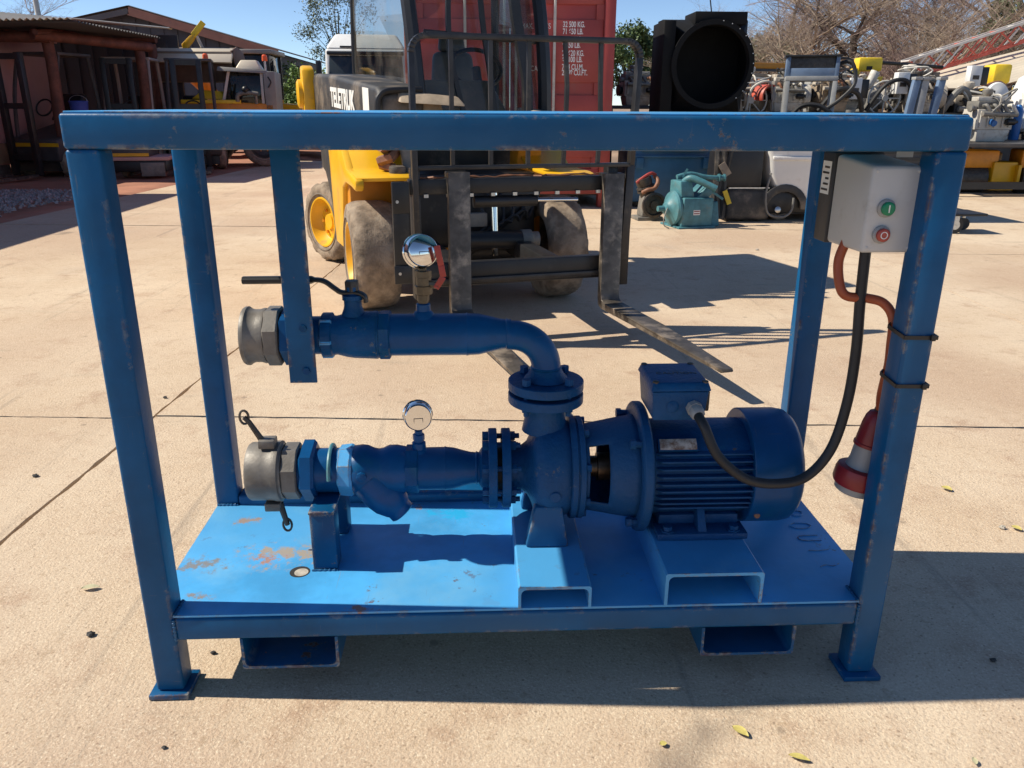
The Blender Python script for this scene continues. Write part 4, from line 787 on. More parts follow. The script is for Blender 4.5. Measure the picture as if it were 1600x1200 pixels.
def shroud(name, label, loc, rz, s=1.):
    t = thing(name, label, 'fan shroud', loc, rz, 'black fan shrouds')
    # box plenum that tapers back from the round mouth
    q = MB(); n = 48; cx, cz, r = .52*s, .66*s, .47*s
    ring = [(cx+r*math.cos(2*math.pi*k/n), cz+r*math.sin(2*math.pi*k/n)) for k in range(n)]
    sqr = []
    for k in range(n):
        c_, s_ = math.cos(2*math.pi*k/n), math.sin(2*math.pi*k/n); m_ = max(abs(c_), abs(s_)); sqr.append((.5*s+.52*s*c_/m_, .6*s+.58*s*s_/m_))
    vs = [(p[0], -.02, p[1]) for p in ring]+[(p[0], .34, p[1]) for p in sqr]+[(p[0], .62, p[1]) for p in sqr]
    fs = [(k, (k+1) % n, n+(k+1) % n, n+k) for k in range(n)]+[(n+k, n+(k+1) % n, 2*n+(k+1) % n, 2*n+k) for k in range(n)]+[tuple(2*n+k for k in reversed(range(n)))]
    q.add(vs, fs).build('plenum', 'shroud_black', t, smooth=30)
    MB().lathe((cx, -.06, cz), (0, 1, 0), [(0, r*.93), (0, r*1.06), (.04, r*1.06), (.05, r), (.12, r*.93)], 56, False).build('mouth_ring', 'shroud_black', t)
    MB().box(.28*s, .9*s, -.01, .5, 1.10*s, 1.24*s).build('top_tank', 'shroud_black', t, .01)
    MB().box(-.08*s, .06*s, -.02, .6, .1, 1.14*s).build('side_channel', 'shroud_black', t, .01)
    for k in range(11):
        a = R(-50+13*k); o = MB().lathe((cx+r*1.03*math.cos(a), -.061, cz+r*1.03*math.sin(a)), (0, -1, 0), [(0, .006), (.002, .006)], 8).build('rivet', 'white_paint', t)  # white dots stand for sky showing through holes in the rim
    return t
shroud('fan_shroud', 'big black round-mouthed fan shroud standing on the blue steel bin', (3.0, 8.72, 1.0), R(0), 1.0)
shroud('fan_shroud', 'black fan shroud half hidden behind the red shipping container edge', (1.74, 9.4+5.6, .55), 0, 1.1)
MB().tube(bez([(3.55, 9.0, 2.24), (3.5, 9.0, 2.5), (3.47, 9.0, 2.8)], 5), .008, 6).build('whip_aerial', 'rubber', bpy.data.objects['fan_shroud'])
bpy.data.objects['whip_aerial'].location = Vector((-3.0, -8.72, -1.0))
# ------------------------------------------------------------------ engines and scrap machines
def engine(name, label, cat, loc, rz, s, col, seed, group=None, fly=True, alt='iron_grey'):
    t = thing(name, label, cat, loc, rz, group); r_ = random.Random(seed)
    def B(nm, x0, x1, y0, y1, z0, z1, m_=None, bev=.012): return MB().box(x0*s, x1*s, y0*s, y1*s, z0*s, z1*s).build(nm, m_ or col, t, bev*s)
    MB().hexa([(-.3*s, -.18*s, 0), (.3*s, -.18*s, 0), (.3*s, .18*s, 0), (-.3*s, .18*s, 0)], [(-.34*s, -.22*s, .22*s), (.34*s, -.22*s, .22*s), (.34*s, .22*s, .22*s), (-.34*s, .22*s, .22*s)]).build('sump', col, t, .02*s)
    bl = B('block', -.38, .36, -.22, .22, .221, .58); B('head', -.36, .34, -.17, .17, .581, .72, alt); B('rocker_cover', -.33, .31, -.1, .1, .721, .8)
    for k in range(5): B('block_rib', -.33+k*.15, -.29+k*.15, -.25, -.221, .26, .55, None, .006)
    for k in range(4):
        x = -.27+k*.17; MB().tube(bez([(x*s, -.17*s, .64*s), (x*s, -.27*s, .65*s), ((x+.04)*s, -.31*s, .58*s), ((x+.1)*s, -.32*s, .5*s)], 4), .03*s, 8).build('exhaust_runner', r_.choice((alt, 'copper_rust', col)), t)
    MB().cyl((-.36*s, -.32*s, .5*s), (.34*s, -.32*s, .49*s), .045*s, None, 12).build('manifold', alt, t)
    MB().lathe((-.38*s, 0, .36*s), (-1, 0, 0), [(0, .08*s), (.06*s, .08*s), (.065*s, .14*s), (.085*s, .13*s), (.105*s, .14*s), (.11*s, .05*s)], 24).build('pulley', 'black_paint', t)
    MB().lathe((-.38*s, -.12*s, .6*s), (-1, 0, 0), [(0, .05*s), (.08*s, .05*s), (.085*s, .075*s), (.11*s, .07*s)], 20).build('water_pump', alt, t)
    if fly: MB().lathe((.36*s, 0, .36*s), (1, 0, 0), [(0, .27*s), (.05*s, .29*s), (.16*s, .27*s), (.17*s, .2*s), (.17*s, .01)], 28).build('bell_housing', col, t)
    for k in range(3):
        P = bez([(r_.uniform(-.3, .3)*s, -.2*s, r_.uniform(.5, .7)*s), (r_.uniform(-.3, .3)*s, -.34*s, r_.uniform(.5, .9)*s), (r_.uniform(-.4, .4)*s, -.2*s, r_.uniform(.7, .95)*s), (r_.uniform(-.3, .3)*s, .1*s, .78*s)], 6)
        MB().tube(P, .018*s, 6).build('pipe', r_.choice(('rubber', alt, 'dirty_white')), t)
    MB().cyl((-.1*s, -.24*s, .36*s), (-.1*s, -.34*s, .33*s), .055*s, None, 14).build('oil_filter', r_.choice(('white_paint', 'yellow_bright', 'gas_blue')), t)
    MB().lathe((.16*s, -.3*s, .36*s), (1, 0, 0), [(0, .05*s), (.01*s, .06*s), (.16*s, .06*s), (.17*s, .03*s), (.22*s, .03*s)], 14).build('starter_motor', 'black_paint', t)
    MB().lathe((-.1*s, .0, .8*s), (0, 0, 1), [(0, .05*s), (.05*s, .09*s), (.12*s, .09*s), (.14*s, .07*s)], 16).build('air_cleaner', alt, t)
    return t
# teal compressor block standing on the concrete
cm = thing('compressor_engine', 'teal painted compressor engine block standing in front of the blue bin', 'engine', (2.88, 6.98, 0), R(14))
MB().hexa([(-.13, -.17, .02), (.22, -.17, .02), (.22, .2, .02), (-.13, .2, .02)], [(-.11, -.17, .31), (.23, -.17, .30), (.23, .2, .30), (-.11, .2, .31)]).build('crankcase', 'teal', cm, .015)
MB().box(-.17, .25, -.20, .22, 0, .02).build('mounting_foot', 'teal', cm, .004)
MB().hexa([(-.12, -.12, .31), (.03, -.12, .31), (.03, .15, .31), (-.12, .15, .31)], [(-.13, -.1, .47), (.0, -.1, .47), (.0, .13, .47), (-.13, .13, .47)]).build('cylinder_bank', 'teal', cm, .012)
MB().hexa([(.06, -.12, .30), (.21, -.1, .30), (.21, .15, .30), (.06, .15, .30)], [(.18, -.1, .42), (.30, -.08, .38), (.30, .13, .38), (.18, .13, .42)]).build('cylinder_bank', 'teal', cm, .012)
MB().lathe((-.12, 0, .19), (-1, 0, 0), [(0, .17), (.03, .18), (.05, .17), (.07, .12), (.1, .07), (.12, .06), (.13, .03), (.2, .028)], 28).build('bearing_housing', 'teal', cm)
for k in range(10):
    a = 2*math.pi*k/10; MB().bar((-.16, .06*math.cos(a), .19+.06*math.sin(a)), (-.155, .17*math.cos(a), .19+.17*math.sin(a)), .012, .03, (1, 0, 0)).build('cooling_rib', 'teal', cm)
MB().tube(bez([(-.06, -.04, .46), (-.02, -.1, .50), (.06, -.16, .47), (.16, -.22, .42), (.2, -.24, .40)], 6), .034, 14).build('outlet_pipe', 'teal', cm)
MB().tube(bez([(-.1, .05, .5), (.05, .04, .53), (.2, .0, .50), (.34, -.02, .49)], 6), .024, 10).build('inlet_pipe', 'teal', cm)
MB().lathe((.34, -.02, .49), (1, -.1, 0), [(0, .04), (.015, .04), (.016, .028), (.06, .028), (.062, .038), (.075, .038)], 12).build('pipe_flange', 'teal', cm)
MB().bar((-.06, .0, .5), (-.02, -.02, .585), .012, .02).build('lever', 'teal', cm)
MB().bar((.18, -.2, .37), (.27, -.27, .30), .03, .02).build('spout', 'teal', cm)
MB().box(.0, .075, -.1745, -.172, .135, .185).build('maker_plate', 'white_paint', cm)
for z in (.145, .168): MB().box(.005, .07, -.1755, -.1746, z, z+.009).build('plate_line', 'red_dark', cm)
MB().hexa([(.24, -.1, .0), (.36, -.1, .0), (.36, .15, .0), (.24, .15, .0)], [(.24, -.08, .24), (.33, -.08, .26), (.33, .13, .26), (.24, .13, .24)]).build('gear_end', 'teal', cm, .015)
MB().tube(bez([(-.24, -.06, .2), (-.29, -.1, .12), (-.3, -.12, .04), (-.26, -.16, .01)], 5), .006, 6).build('loose_wire', 'iron_grey', cm)
sm = thing('small_compressor', 'small grey compressor with a copper pipe and belt pulley left of the teal engine', 'compressor', (2.62, 7.5, 0), R(8))
MB().box(-.17, .12, -.1, .14, 0, .04).build('foot', 'iron_grey', sm, .006)
MB().hexa([(-.12, -.08, .04), (.06, -.08, .04), (.06, .12, .04), (-.12, .12, .04)], [(-.1, -.06, .27), (.04, -.06, .27), (.04, .1, .27), (-.1, .1, .27)]).build('crankcase', 'iron_grey', sm, .02)
MB().lathe((-.03, .02, .26), (-.35, 0, 1), [(0, .08), (.05, .08), (.055, .1), (.07, .1), (.075, .08), (.09, .1), (.105, .1), (.11, .08), (.15, .09), (.2, .085)], 20).build('cylinder', 'dark_steel', sm)
MB().lathe((.0, -.09, .17), (0, -1, 0), [(0, .06), (.01, .135), (.045, .135), (.05, .11), (.02, .1), (.02, .05), (.045, .045)], 32).build('belt_pulley', 'dark_steel', sm)
MB().tube(bez([(-.12, -.06, .3), (-.08, -.1, .33), (.0, -.1, .35), (.05, -.06, .42), (.03, 0, .47)], 6), .022, 10).build('copper_pipe', 'copper_rust', sm)
MB().tube(bez([(-.18, -.02, .40), (-.1, -.02, .46), (-.02, -.02, .5), (.04, 0, .48)], 6), .018, 8).build('top_pipe', 'red_lever', sm)
# ------------------------------------------------------------------ stripped tow tractor, white shell
tw = thing('scrap_tractor', 'stripped electric truck with a white body shell and torn black front', 'scrap vehicle', (3.35, 7.32, 0), R(2))
MB().prism([(.50, .68), (.52, .50), (.60, .34), (.72, .315), (.80, .335), (.88, .30), (.95, .2), (1.5, .2), (1.75, .34), (1.78, .62), (1.7, .93), (1.3, .97), (.46, .96), (.48, .72)], 'y', -.02, .75).build('body_shell', 'clean_white', tw, .05, 4)
MB().prism([(.52, .69), (1.2, .685), (1.32, .70), (1.36, .74), (1.36, .70), (1.32, .66), (1.2, .645), (.53, .65)], 'y', -.045, .0).build('shell_crease', 'clean_white', tw, .01)
MB().hexa([(.03, -.06, .02), (.55, -.06, .02), (.55, .6, .02), (.03, .6, .02)], [(.04, -.05, .36), (.48, -.05, .36), (.48, .6, .36), (.04, .6, .36)]).build('battery_box', 'black_dusty', tw, .05, 3)
MB().hexa([(-.0, .0, .36), (.44, .0, .36), (.44, .6, .36), (-.0, .6, .36)], [(.03, .05, .95), (.46, .05, .95), (.46, .6, .95), (.03, .6, .95)]).build('black_cover', 'black_paint', tw, .03)
q = MB(); rr = random.Random(2)
for k in range(7):
    P = [(-.10+.06*k*.35+rr.uniform(-.02, .02), -.05+rr.uniform(-.03, .03), z) for z in (.04, .22, .42, .6, .78, .94)]
    MB().tube(bez(P, 3), rr.uniform(.02, .045), 6).build('torn_hose', rr.choice(('rubber', 'black_dusty', 'black_paint')), tw)
MB().bar((-.06, -.09, .62), (.02, -.1, .50), .08, .02, (0, 1, 0)).build('torn_flap', 'dusty_cast', tw); MB().bar((-.0, -.09, .34), (.06, -.1, .2), .05, .02, (0, 1, 0)).build('yellow_tag', 'yellow_bright', tw)
MB().box(.05, .5, -.075, -.055, .36, .372).build('edge_strip', 'zinc', tw); MB().tube(bez([(.5, -.07, .52), (.46, -.09, .3), (.5, -.1, .1), (.66, -.1, .06), (.76, -.09, .12), (.78, -.07, .26)], 6), .012, 8).build('loose_cable', 'iron_grey', tw)
MB().box(.45, 1.75, .03, .7, .08, .32).build('chassis', 'black_paint', tw, .02)
MB().prism(arc((.70, .13), .27, 0, 180, 14)+list(reversed(arc((.70, .13), .19, 0, 180, 14))), 'y', -.03, .0).build('wheel_arch', 'black_dusty', tw, .004)
wheel(tw, .70, .12, .15, .12, -1, 'iron_grey').rotation_euler = (0, 0, R(90))
wheel(tw, 1.5, .12, .15, .12, -1, 'iron_grey').rotation_euler = (0, 0, R(90))
MB().lathe((.62, -.05, .13), (0, -1, .2), [(0, .03), (.02, .035), (.03, .02)], 12).build('cap', 'zinc', tw)
cw = thing('caster_dolly', 'small black dolly on a caster wheel out on the open concrete', 'dolly', (5.46, 6.45, 0), R(0))
MB().lathe((.0, -.03, .085), (0, 1, 0), [(0, .03), (0, .085), (.06, .085), (.06, .03)], 28).build('caster_wheel', 'rubber', cw); MB().lathe((0, -.04, .085), (0, 1, 0), [(0, .045), (.08, .045)], 20).build('hub', 'zinc', cw)
MB().box(-.07, .3, -.06, .3, .175, .2).build('deck', 'black_paint', cw, .006); MB().bar((0, -.045, .085), (0, -.045, .18), .05, .006, (0, 1, 0)).build('caster_fork', 'zinc', cw)
MB().lathe((.25, .23, .06), (0, 1, 0), [(0, .06), (.04, .06)], 20).build('caster_wheel', 'rubber', cw); MB().cyl((.25, .25, .1), (.25, .25, .18), .015).build('caster_stem', 'zinc', cw)
# ------------------------------------------------------------------ racks of scrap behind, right
def rack(name, label, x0, x1, y0, y1, z, levels=(0,)):
    t = thing(name, label, 'storage rack', ((x0+x1)/2, (y0+y1)/2, 0)); hx_, hy = (x1-x0)/2, (y1-y0)/2
    for sx in (-1, 1):
        for sy in (-1, 1): MB().box(sx*hx_-.04, sx*hx_+.04, sy*hy-.04, sy*hy+.04, 0, z-.1).build('rack_leg', 'black_paint', t, .004)
    n = max(3, int((y1-y0)/.24))
    for k in range(n): MB().box(-hx_-.06, hx_+.06, -hy+k*2*hy/n+.015, -hy+(k+1)*2*hy/n-.015, z-.05, z).build('deck_plank', 'dark_body', t, .004)
    for sx in (-1, 1): MB().box(sx*hx_-.035, sx*hx_+.035, -hy, hy, z-.1, z-.051).build('rack_beam', 'black_paint', t)
    for sy in (-1, 1): MB().box(-hx_+.04, hx_-.04, sy*hy-.03, sy*hy+.03, .1, .2).build('rack_beam', 'black_paint', t)
    return t
rack('storage_rack', 'black steel storage rack carrying scrap engines behind the fan shroud', 3.9, 8.1, 10.8, 12.6, 1.12)
rack('storage_rack', 'dark low rack with cream and white machines at the right edge', 7.35, 12.6, 9.9, 13.0, .72)
rack('storage_rack', 'dark rack with pale engines standing between container and fan shroud', 2.7, 3.7, 11.0, 12.4, 1.2)
E_ = [('scrap_engine', 'pale dusty engine on the rack between container and fan shroud', (3.2, 11.7, 1.2), 10, .62, 'beige_engine', 1, 'iron_grey'),
      ('scrap_engine', 'dirty white engine on the rack just right of the fan shroud', (4.7, 11.5, 1.12), -8, .66, 'dirty_white', 2, 'beige_engine'),
      ('scrap_engine', 'brownish engine on the rack behind the white radiator stand', (5.7, 12.1, 1.12), 15, .7, 'beige_engine', 3, 'dark_steel'),
      ('scrap_engine', 'white engine on the rack beside the yellow crane arm', (6.4, 11.5, 1.12), 5, .58, 'dirty_white', 4, 'iron_grey'),
      ('scrap_engine', 'dark greasy engine on the rack behind the grey channel posts', (7.55, 11.6, 1.12), -20, .75, 'dark_steel', 5, 'beige_engine'),
      ('scrap_engine', 'rusty tan engine lying under the red and white mast', (8.0, 13.5, 1.0), 30, .9, 'copper_rust', 6, 'beige_engine')]
for nm, lb, loc, rz, s, col, seed, alt in E_: engine(nm, lb, 'engine', loc, R(rz), s, col, seed, 'scrap engines in the yard', True, alt)
bpy.data.objects['scrap_engine.005'].location.z = 0
# junk odds and ends stacked on the racks
def junk(name, label, loc, rz, col, kind):
    t = thing(name, label, 'scrap part', loc, R(rz), 'scrap parts on the racks')
    if kind == 'hood':
        MB().strip(arc((0, 0), .17, -20, 200, 14), arc((0, 0), .145, -20, 200, 14), 'y', -.12, .12).build('hood_shell', col, t, .004); MB().box(-.16, .16, .1, .115, -.05, .12).build('hood_back', 'dark_steel', t)
    elif kind == 'gearbox':
        MB().hexa([(-.2, -.15, 0), (.2, -.15, 0), (.2, .15, 0), (-.2, .15, 0)], [(-.14, -.12, .28), (.12, -.12, .34), (.12, .12, .34), (-.14, .12, .28)]).build('gear_case', col, t, .02)
        MB().lathe((.2, 0, .15), (1, 0, 0), [(0, .13), (.04, .14), (.08, .08), (.2, .05)], 20).build('gear_flange', col, t)
    elif kind == 'lamp':
        MB().box(-.09, .09, -.07, .07, 0, .3).build('lamp_case', col, t, .01); MB().box(.09, .2, -.06, .08, .02, .28).build('lamp_back', 'black_paint', t, .006); MB().box(-.05, .05, -.0745, -.071, .1, .16).build('lamp_sticker', 'dark_steel', t)
    elif kind == 'spoked':
        MB().tube([(.24*math.cos(k*.2618), 0, .26+.24*math.sin(k*.2618)) for k in range(25)], .014, 8).build('wheel_rim', col, t)
        for k in range(8): a = k*math.pi/4; MB().bar((.03*math.cos(a), 0, .26+.03*math.sin(a)), (.235*math.cos(a), 0, .26+.235*math.sin(a)), .014, .014, (0, 1, 0)).build('spoke', col, t)
        MB().cyl((0, -.04, .26), (0, .04, .26), .045).build('hub', col, t)
    elif kind == 'duct':
        MB().tube(bez([(-.3, 0, .1), (-.1, 0, .2), (.1, -.02, .3), (.2, -.02, .5)], 6), .07, 14).build('duct_pipe', col, t); MB().lathe((-.3, 0, .1), (-1, 0, -.3), [(0, .09), (.03, .09)], 18).build('duct_flange', col, t)
    return t
for a in (('orange_hood', 'rusty orange sheet metal hood right of the fan shroud', (4.98, 10.95, 1.33), 25, 'mast_red', 'hood'), ('gearbox', 'brown gearbox lying on the rack left of the orange hood', (4.45, 11.0, 1.12), 0, 'dusty_cast', 'gearbox'),
          ('lamp_box', 'white and black lamp box standing above the grey channel posts', (7.0, 10.95, 1.38), 0, 'clean_white', 'lamp'), ('lamp_box', 'white lamp box at the foot of the red and white mast', (8.35, 11.4, 1.5), 0, 'clean_white', 'lamp'), ('lamp_box', 'white switch box beside the yellow crane arm', (6.32, 11.0, 1.3), 0, 'clean_white', 'lamp'),
          ('spoked_wheel', 'cream spoked wheel leaning left of the grey channel posts', (6.78, 10.95, 1.06), 0, 'dirty_white', 'spoked'), ('spoked_wheel', 'small pale spoked wheel low beside the orange hood', (4.75, 10.9, 1.02), 0, 'dirty_white', 'spoked'),
          ('curved_duct', 'white curved duct between crane arm and spoked wheel', (6.55, 11.3, 1.2), 0, 'dirty_white', 'duct'), ('gearbox', 'grey gearbox behind the spoked wheel', (7.0, 12.0, 1.12), 40, 'iron_grey', 'gearbox')):
    junk(*a)
E2 = [('pale grey engine far right on the low rack behind the cream pump', (8.3, 12.4, .72), 20, .62, 'beige_engine', 41, 'iron_grey'), ('greasy black engine at the left end of the low rack', (7.7, 11.9, .72), -15, .8, 'dark_steel', 42, 'iron_grey'),
      ('ochre yellow engine under the cream lean-to roof', (9.9, 13.0, .72), 10, .7, 'orange_yellow', 43, 'dark_steel'), ('white engine directly below the black crane boom', (7.1, 12.3, 1.12), -30, .62, 'dirty_white', 44, 'beige_engine'),
      ('tan engine at the rear of the rack behind the orange hood', (5.2, 12.2, 1.12), 25, .72, 'dusty_cast', 45, 'dirty_white'), ('grey engine low behind the radiator stand', (5.9, 11.2, 1.12), -10, .5, 'iron_grey', 46, 'beige_engine'),
      ('pale engine peeping over the rack left of the small spoked wheel', (4.25, 12.2, 1.12), 0, .7, 'dirty_white', 47, 'iron_grey'), ('rust brown engine on the ground behind the low rack', (8.9, 13.6, 0), 15, 1.6, 'copper_rust', 48, 'dusty_cast')]
for lb, loc, rz, s, col, seed, alt in E2: engine('scrap_engine', lb, 'engine', loc, R(rz), s, col, seed, 'scrap engines in the yard', seed % 2 == 0, alt)
E3 = [('cream engine in front of the rack just right of the fan shroud', (4.35, 11.0, 1.12), 12, .6, 'beige_engine', 51, 'dirty_white'), ('white engine seen through the radiator stand legs', (5.3, 10.95, 1.12), -6, .6, 'dirty_white', 52, 'iron_grey'), ('dusty tan engine between radiator stand and lamp box', (5.95, 10.95, 1.12), 8, .66, 'dusty_cast', 53, 'beige_engine'),
      ('pale engine right behind the leaning channel posts', (7.35, 11.0, 1.12), -12, .62, 'beige_engine', 54, 'dark_steel'), ('white engine below the lamp box at the mast foot', (8.2, 10.6, .72), 5, .78, 'dirty_white', 55, 'iron_grey'), ('black engine next to the cream pump, left of it', (8.25, 11.15, .72), -5, .9, 'dark_steel', 56, 'beige_engine'),
      ('cream engine between cream pump and water tank', (9.25, 11.9, .72), 14, .8, 'pump_cream', 57, 'dirty_white'), ('yellow engine behind the white water tank', (10.1, 12.5, .72), 0, 1.0, 'yellow_bright', 58, 'dark_steel'), ('brown engine stacked at the rear under the crane boom', (6.6, 12.4, 1.12), 33, .85, 'copper_rust', 59, 'dusty_cast'), ('light grey engine at the very right of the upper rack', (7.9, 12.4, 1.12), -25, .75, 'frame_grey', 60, 'dirty_white')]
for lb, loc, rz, s, col, seed, alt in E3: engine('scrap_engine', lb, 'engine', loc, R(rz), s, col, seed, 'scrap engines in the yard', seed % 2 == 0, alt)
HS = [('black hose looped over the spoked wheel', [(6.5, 10.9, 1.14), (6.7, 10.8, 1.5), (7.0, 10.8, 1.56), (7.2, 10.9, 1.3), (7.25, 10.9, 1.13)], 'rubber', .03), ('grey corrugated duct sagging beside the lamp box above the low rack', [(7.6, 11.0, .75), (7.7, 10.9, 1.2), (7.9, 10.9, 1.45), (8.1, 11.0, 1.3), (8.2, 11.1, .8)], 'iron_grey', .05),
      ('thick black hose arching right of the radiator stand', [(5.7, 10.7, 1.14), (5.9, 10.6, 1.42), (6.2, 10.6, 1.38), (6.35, 10.7, 1.14)], 'rubber', .035), ('thin white pipe bent above the orange hood', [(4.7, 10.9, 1.14), (4.75, 10.85, 1.45), (5.0, 10.85, 1.52), (5.1, 10.9, 1.14)], 'dirty_white', .02),
      ('rusty bent pipe near the right edge under the mast', [(8.2, 11.6, .74), (8.3, 11.5, 1.3), (8.6, 11.5, 1.5), (9.0, 11.6, 1.5), (9.2, 11.7, .74)], 'copper_rust', .03)]
for lb, P, mt, r_ in HS:
    o = MB().tube(bez(P, 8), r_, 8).build('loose_hose', mt); tag(o, lb, 'hose', 'loose hoses and pipes')
BX = [('steel_cabinet', 'rusty open steel cabinet standing below the lattice mast', (7.95, 11.3, .72), .42, .4, .75, 'dusty_cast'), ('steel_cabinet', 'small grey steel cabinet left of the yellow crane arm', (6.05, 11.7, 1.12), .3, .3, .5, 'frame_grey'), ('steel_cabinet', 'brown steel cabinet in the shade behind the fan shroud', (4.05, 11.3, 1.12), .4, .4, .42, 'dusty_cast')]
for nm, lb, loc, sx, sy, sz, mt in BX:
    t = thing(nm, lb, 'cabinet', loc, 0, 'steel cabinets on the racks')
    for x0, x1, y0, y1, z0, z1 in ((-sx/2, -sx/2+.03, -sy/2, sy/2, 0, sz), (sx/2-.03, sx/2, -sy/2, sy/2, 0, sz), (-sx/2+.03, sx/2-.03, sy/2-.03, sy/2, 0, sz), (-sx/2+.03, sx/2-.03, -sy/2, sy/2-.03, 0, .03), (-sx/2+.03, sx/2-.03, -sy/2, sy/2-.03, sz-.03, sz), (-sx/2+.03, sx/2-.03, -sy/2+.02, sy/2-.03, sz*.5, sz*.5+.02)): MB().box(x0, x1, y0, y1, z0, z1).build('cabinet_panel', mt, t, .004)
    MB().bar((-sx/2, -sy/2, sz/2), (-sx/2-.1, -sy/2-sx*.7, sz/2), .02, sz*.96).build('cabinet_door', mt, t, .003)
# radiator on a white stand
rd = thing('radiator_stand', 'grey blue radiator box on a white angle steel stand', 'radiator', (5.25, 10.0, 0), R(-18))
for sx in (-.3, .3):
    for sy in (-.2, .2): MB().box(sx-.03, sx+.03, sy-.03, sy+.03, 0, 1.52).build('stand_leg', 'frame_grey', rd, .004)
for z in (.4, 1.52):
    for sy in (-.2, .2): MB().box(-.33, .33, sy-.031, sy+.031, z, z+.06).build('stand_rail', 'frame_grey', rd, .004)
    for sx in (-.3, .3): MB().box(sx-.031, sx+.031, -.168, .168, z, z+.06).build('stand_rail', 'frame_grey', rd, .004)
MB().box(-.29, .29, -.16, .2, 1.58, 1.82).build('radiator_core', 'dark_steel', rd, .004)
for sx in (-.31, .31): MB().box(sx-.025, sx+.025, -.19, .21, 1.58, 1.84).build('radiator_post', 'steel_blue', rd, .004)
MB().box(-.284, .284, -.185, -.162, 1.58, 1.68).build('radiator_skirt', 'steel_blue', rd, .004); MB().box(-.36, .36, -.21, .24, 1.82, 1.845).build('radiator_top', 'black_paint', rd, .004)
MB().tube(bez([(.3, -.1, 1.72), (.48, -.15, 1.75), (.55, -.2, 1.5), (.4, -.25, 1.3), (.2, -.25, 1.15)], 7), .025, 8).build('radiator_hose', 'rubber', rd)
MB().tube(bez([(-.26, -.26, 1.0), (-.1, -.27, 1.2), (.15, -.27, 1.2), (.4, -.27, 1.02)], 7), .03, 8).build('radiator_hose', 'rubber', rd)
# grey channel posts
for k, (x, lean) in enumerate(((6.78, .16), (6.96, .1), (7.12, .18))):
    t = thing('channel_post', ('leftmost', 'middle', 'rightmost')[k]+' of three grey leaning steel channel posts', 'steel post', (x, 10.4, 0), 0, 'leaning channel posts')
    MB().hexa([(-.05, -.04, 0), (.05, -.04, 0), (.05, .04, 0), (-.05, .04, 0)], [(-.05+lean, -.04, 1.56), (.05+lean, -.04, 1.56), (.05+lean, .04, 1.56), (-.05+lean, .04, 1.56)]).build('post_body', ('steel_blue', 'frame_grey', 'steel_blue')[k], t, .006)
    MB().box(-.05+lean, .06+lean, -.06, .06, 1.56, 1.60).build('post_cap', 'frame_grey', t, .004)
# yellow crane arm and yellow beams
cr = thing('crane_arm', 'bright yellow folded crane arm lying behind the radiator stand', 'crane arm', (7.0, 13.2, 0))
MB().prism([(-.1, 1.3), (-.08, 1.62), (.1, 1.78), (.32, 1.84), (.36, 1.74), (.2, 1.66), (.08, 1.52), (.02, 1.3)], 'y', -.1, .1).build('lower_arm', 'yellow_bright', cr, .012)
MB().box(.3, .72, -.12, .12, 1.78, 2.0).build('arm_head', 'yellow_bright', cr, .03); MB().box(.44, .54, -.125, -.12, 1.8, 1.86).build('head_slot', 'hole_dark', cr); MB().prism([(.1, 1.55), (.75, 1.6), (.78, 1.7), (.1, 1.68)], 'y', -.08, .08).build('cross_arm', 'yellow_bright', cr, .01)
MB().box(-.2, .6, -.2, .3, 0, 1.3).build('crane_pedestal', 'dark_body', cr, .03); MB().cyl((.62, 0, 1.93), (1.9, .1, 1.86), .03).build('black_boom', 'black_paint', cr)
for nm, lb, p, q_, m_ in (('steel_beam', 'long ochre yellow beam reaching right from behind the fan shroud', (3.9, 12.9, 1.86), (6.0, 12.9, 1.84), 'orange_yellow'), ('steel_beam', 'short yellow tapered beam lower behind the fan shroud', (4.0, 12.75, 1.56), (5.2, 12.75, 1.70), 'yellow_bright')):
    t = thing(nm, lb, 'beam', p, 0, 'yellow beams'); P, Q = Vector(p), Vector(q_)
    MB().bar((0, 0, 0), Q-P, .1, .09).build('beam_body', m_, t, .006); MB().bar((0, 0, -.07), Q-P-Vector((0, 0, .07)), .12, .04).build('beam_foot', 'dark_body', t)
    MB().box(.1, .2, -.05, .05, -P.z, -.05).build('beam_prop', 'dark_body', t); MB().box(1.0, 1.1, -.05, .05, -P.z, -.05).build('beam_prop', 'dark_body', t)
# red and white lattice mast
ms = thing('lattice_mast', 'red and white lattice mast lying raised on the right', 'mast', (9.6, 16, 1.72), R(-2))
def mast_pt(k, i): L_ = Vector((.36*k, .02*k, .115*k)); c_ = [(0, -.18, 0), (0, .18, 0), (0, -.18, .38), (0, .18, .38)][i]; return L_+Vector(c_)
for i in range(4): MB().bar(mast_pt(0, i), mast_pt(13, i), .045, .045).build('mast_chord', 'mast_white' if i > 1 else 'mast_red', ms)
for k in range(13):
    for a, b in ((0, 2), (1, 3), (2, 3)):
        MB().bar(mast_pt(k, a), mast_pt(k+(1 if a != 2 else 0), b), .026, .026).build('mast_brace', 'mast_red' if (k//3) % 2 else 'mast_white', ms)
    MB().bar(mast_pt(k+1, 0), mast_pt(k, 2), .024, .024).build('mast_brace', 'mast_red', ms)
for x in (.6, 3.9): MB().box(x-.06, x+.06, -.2, .2, -1.72, .115/.36*x-.03).build('mast_trestle', 'dark_body', ms)
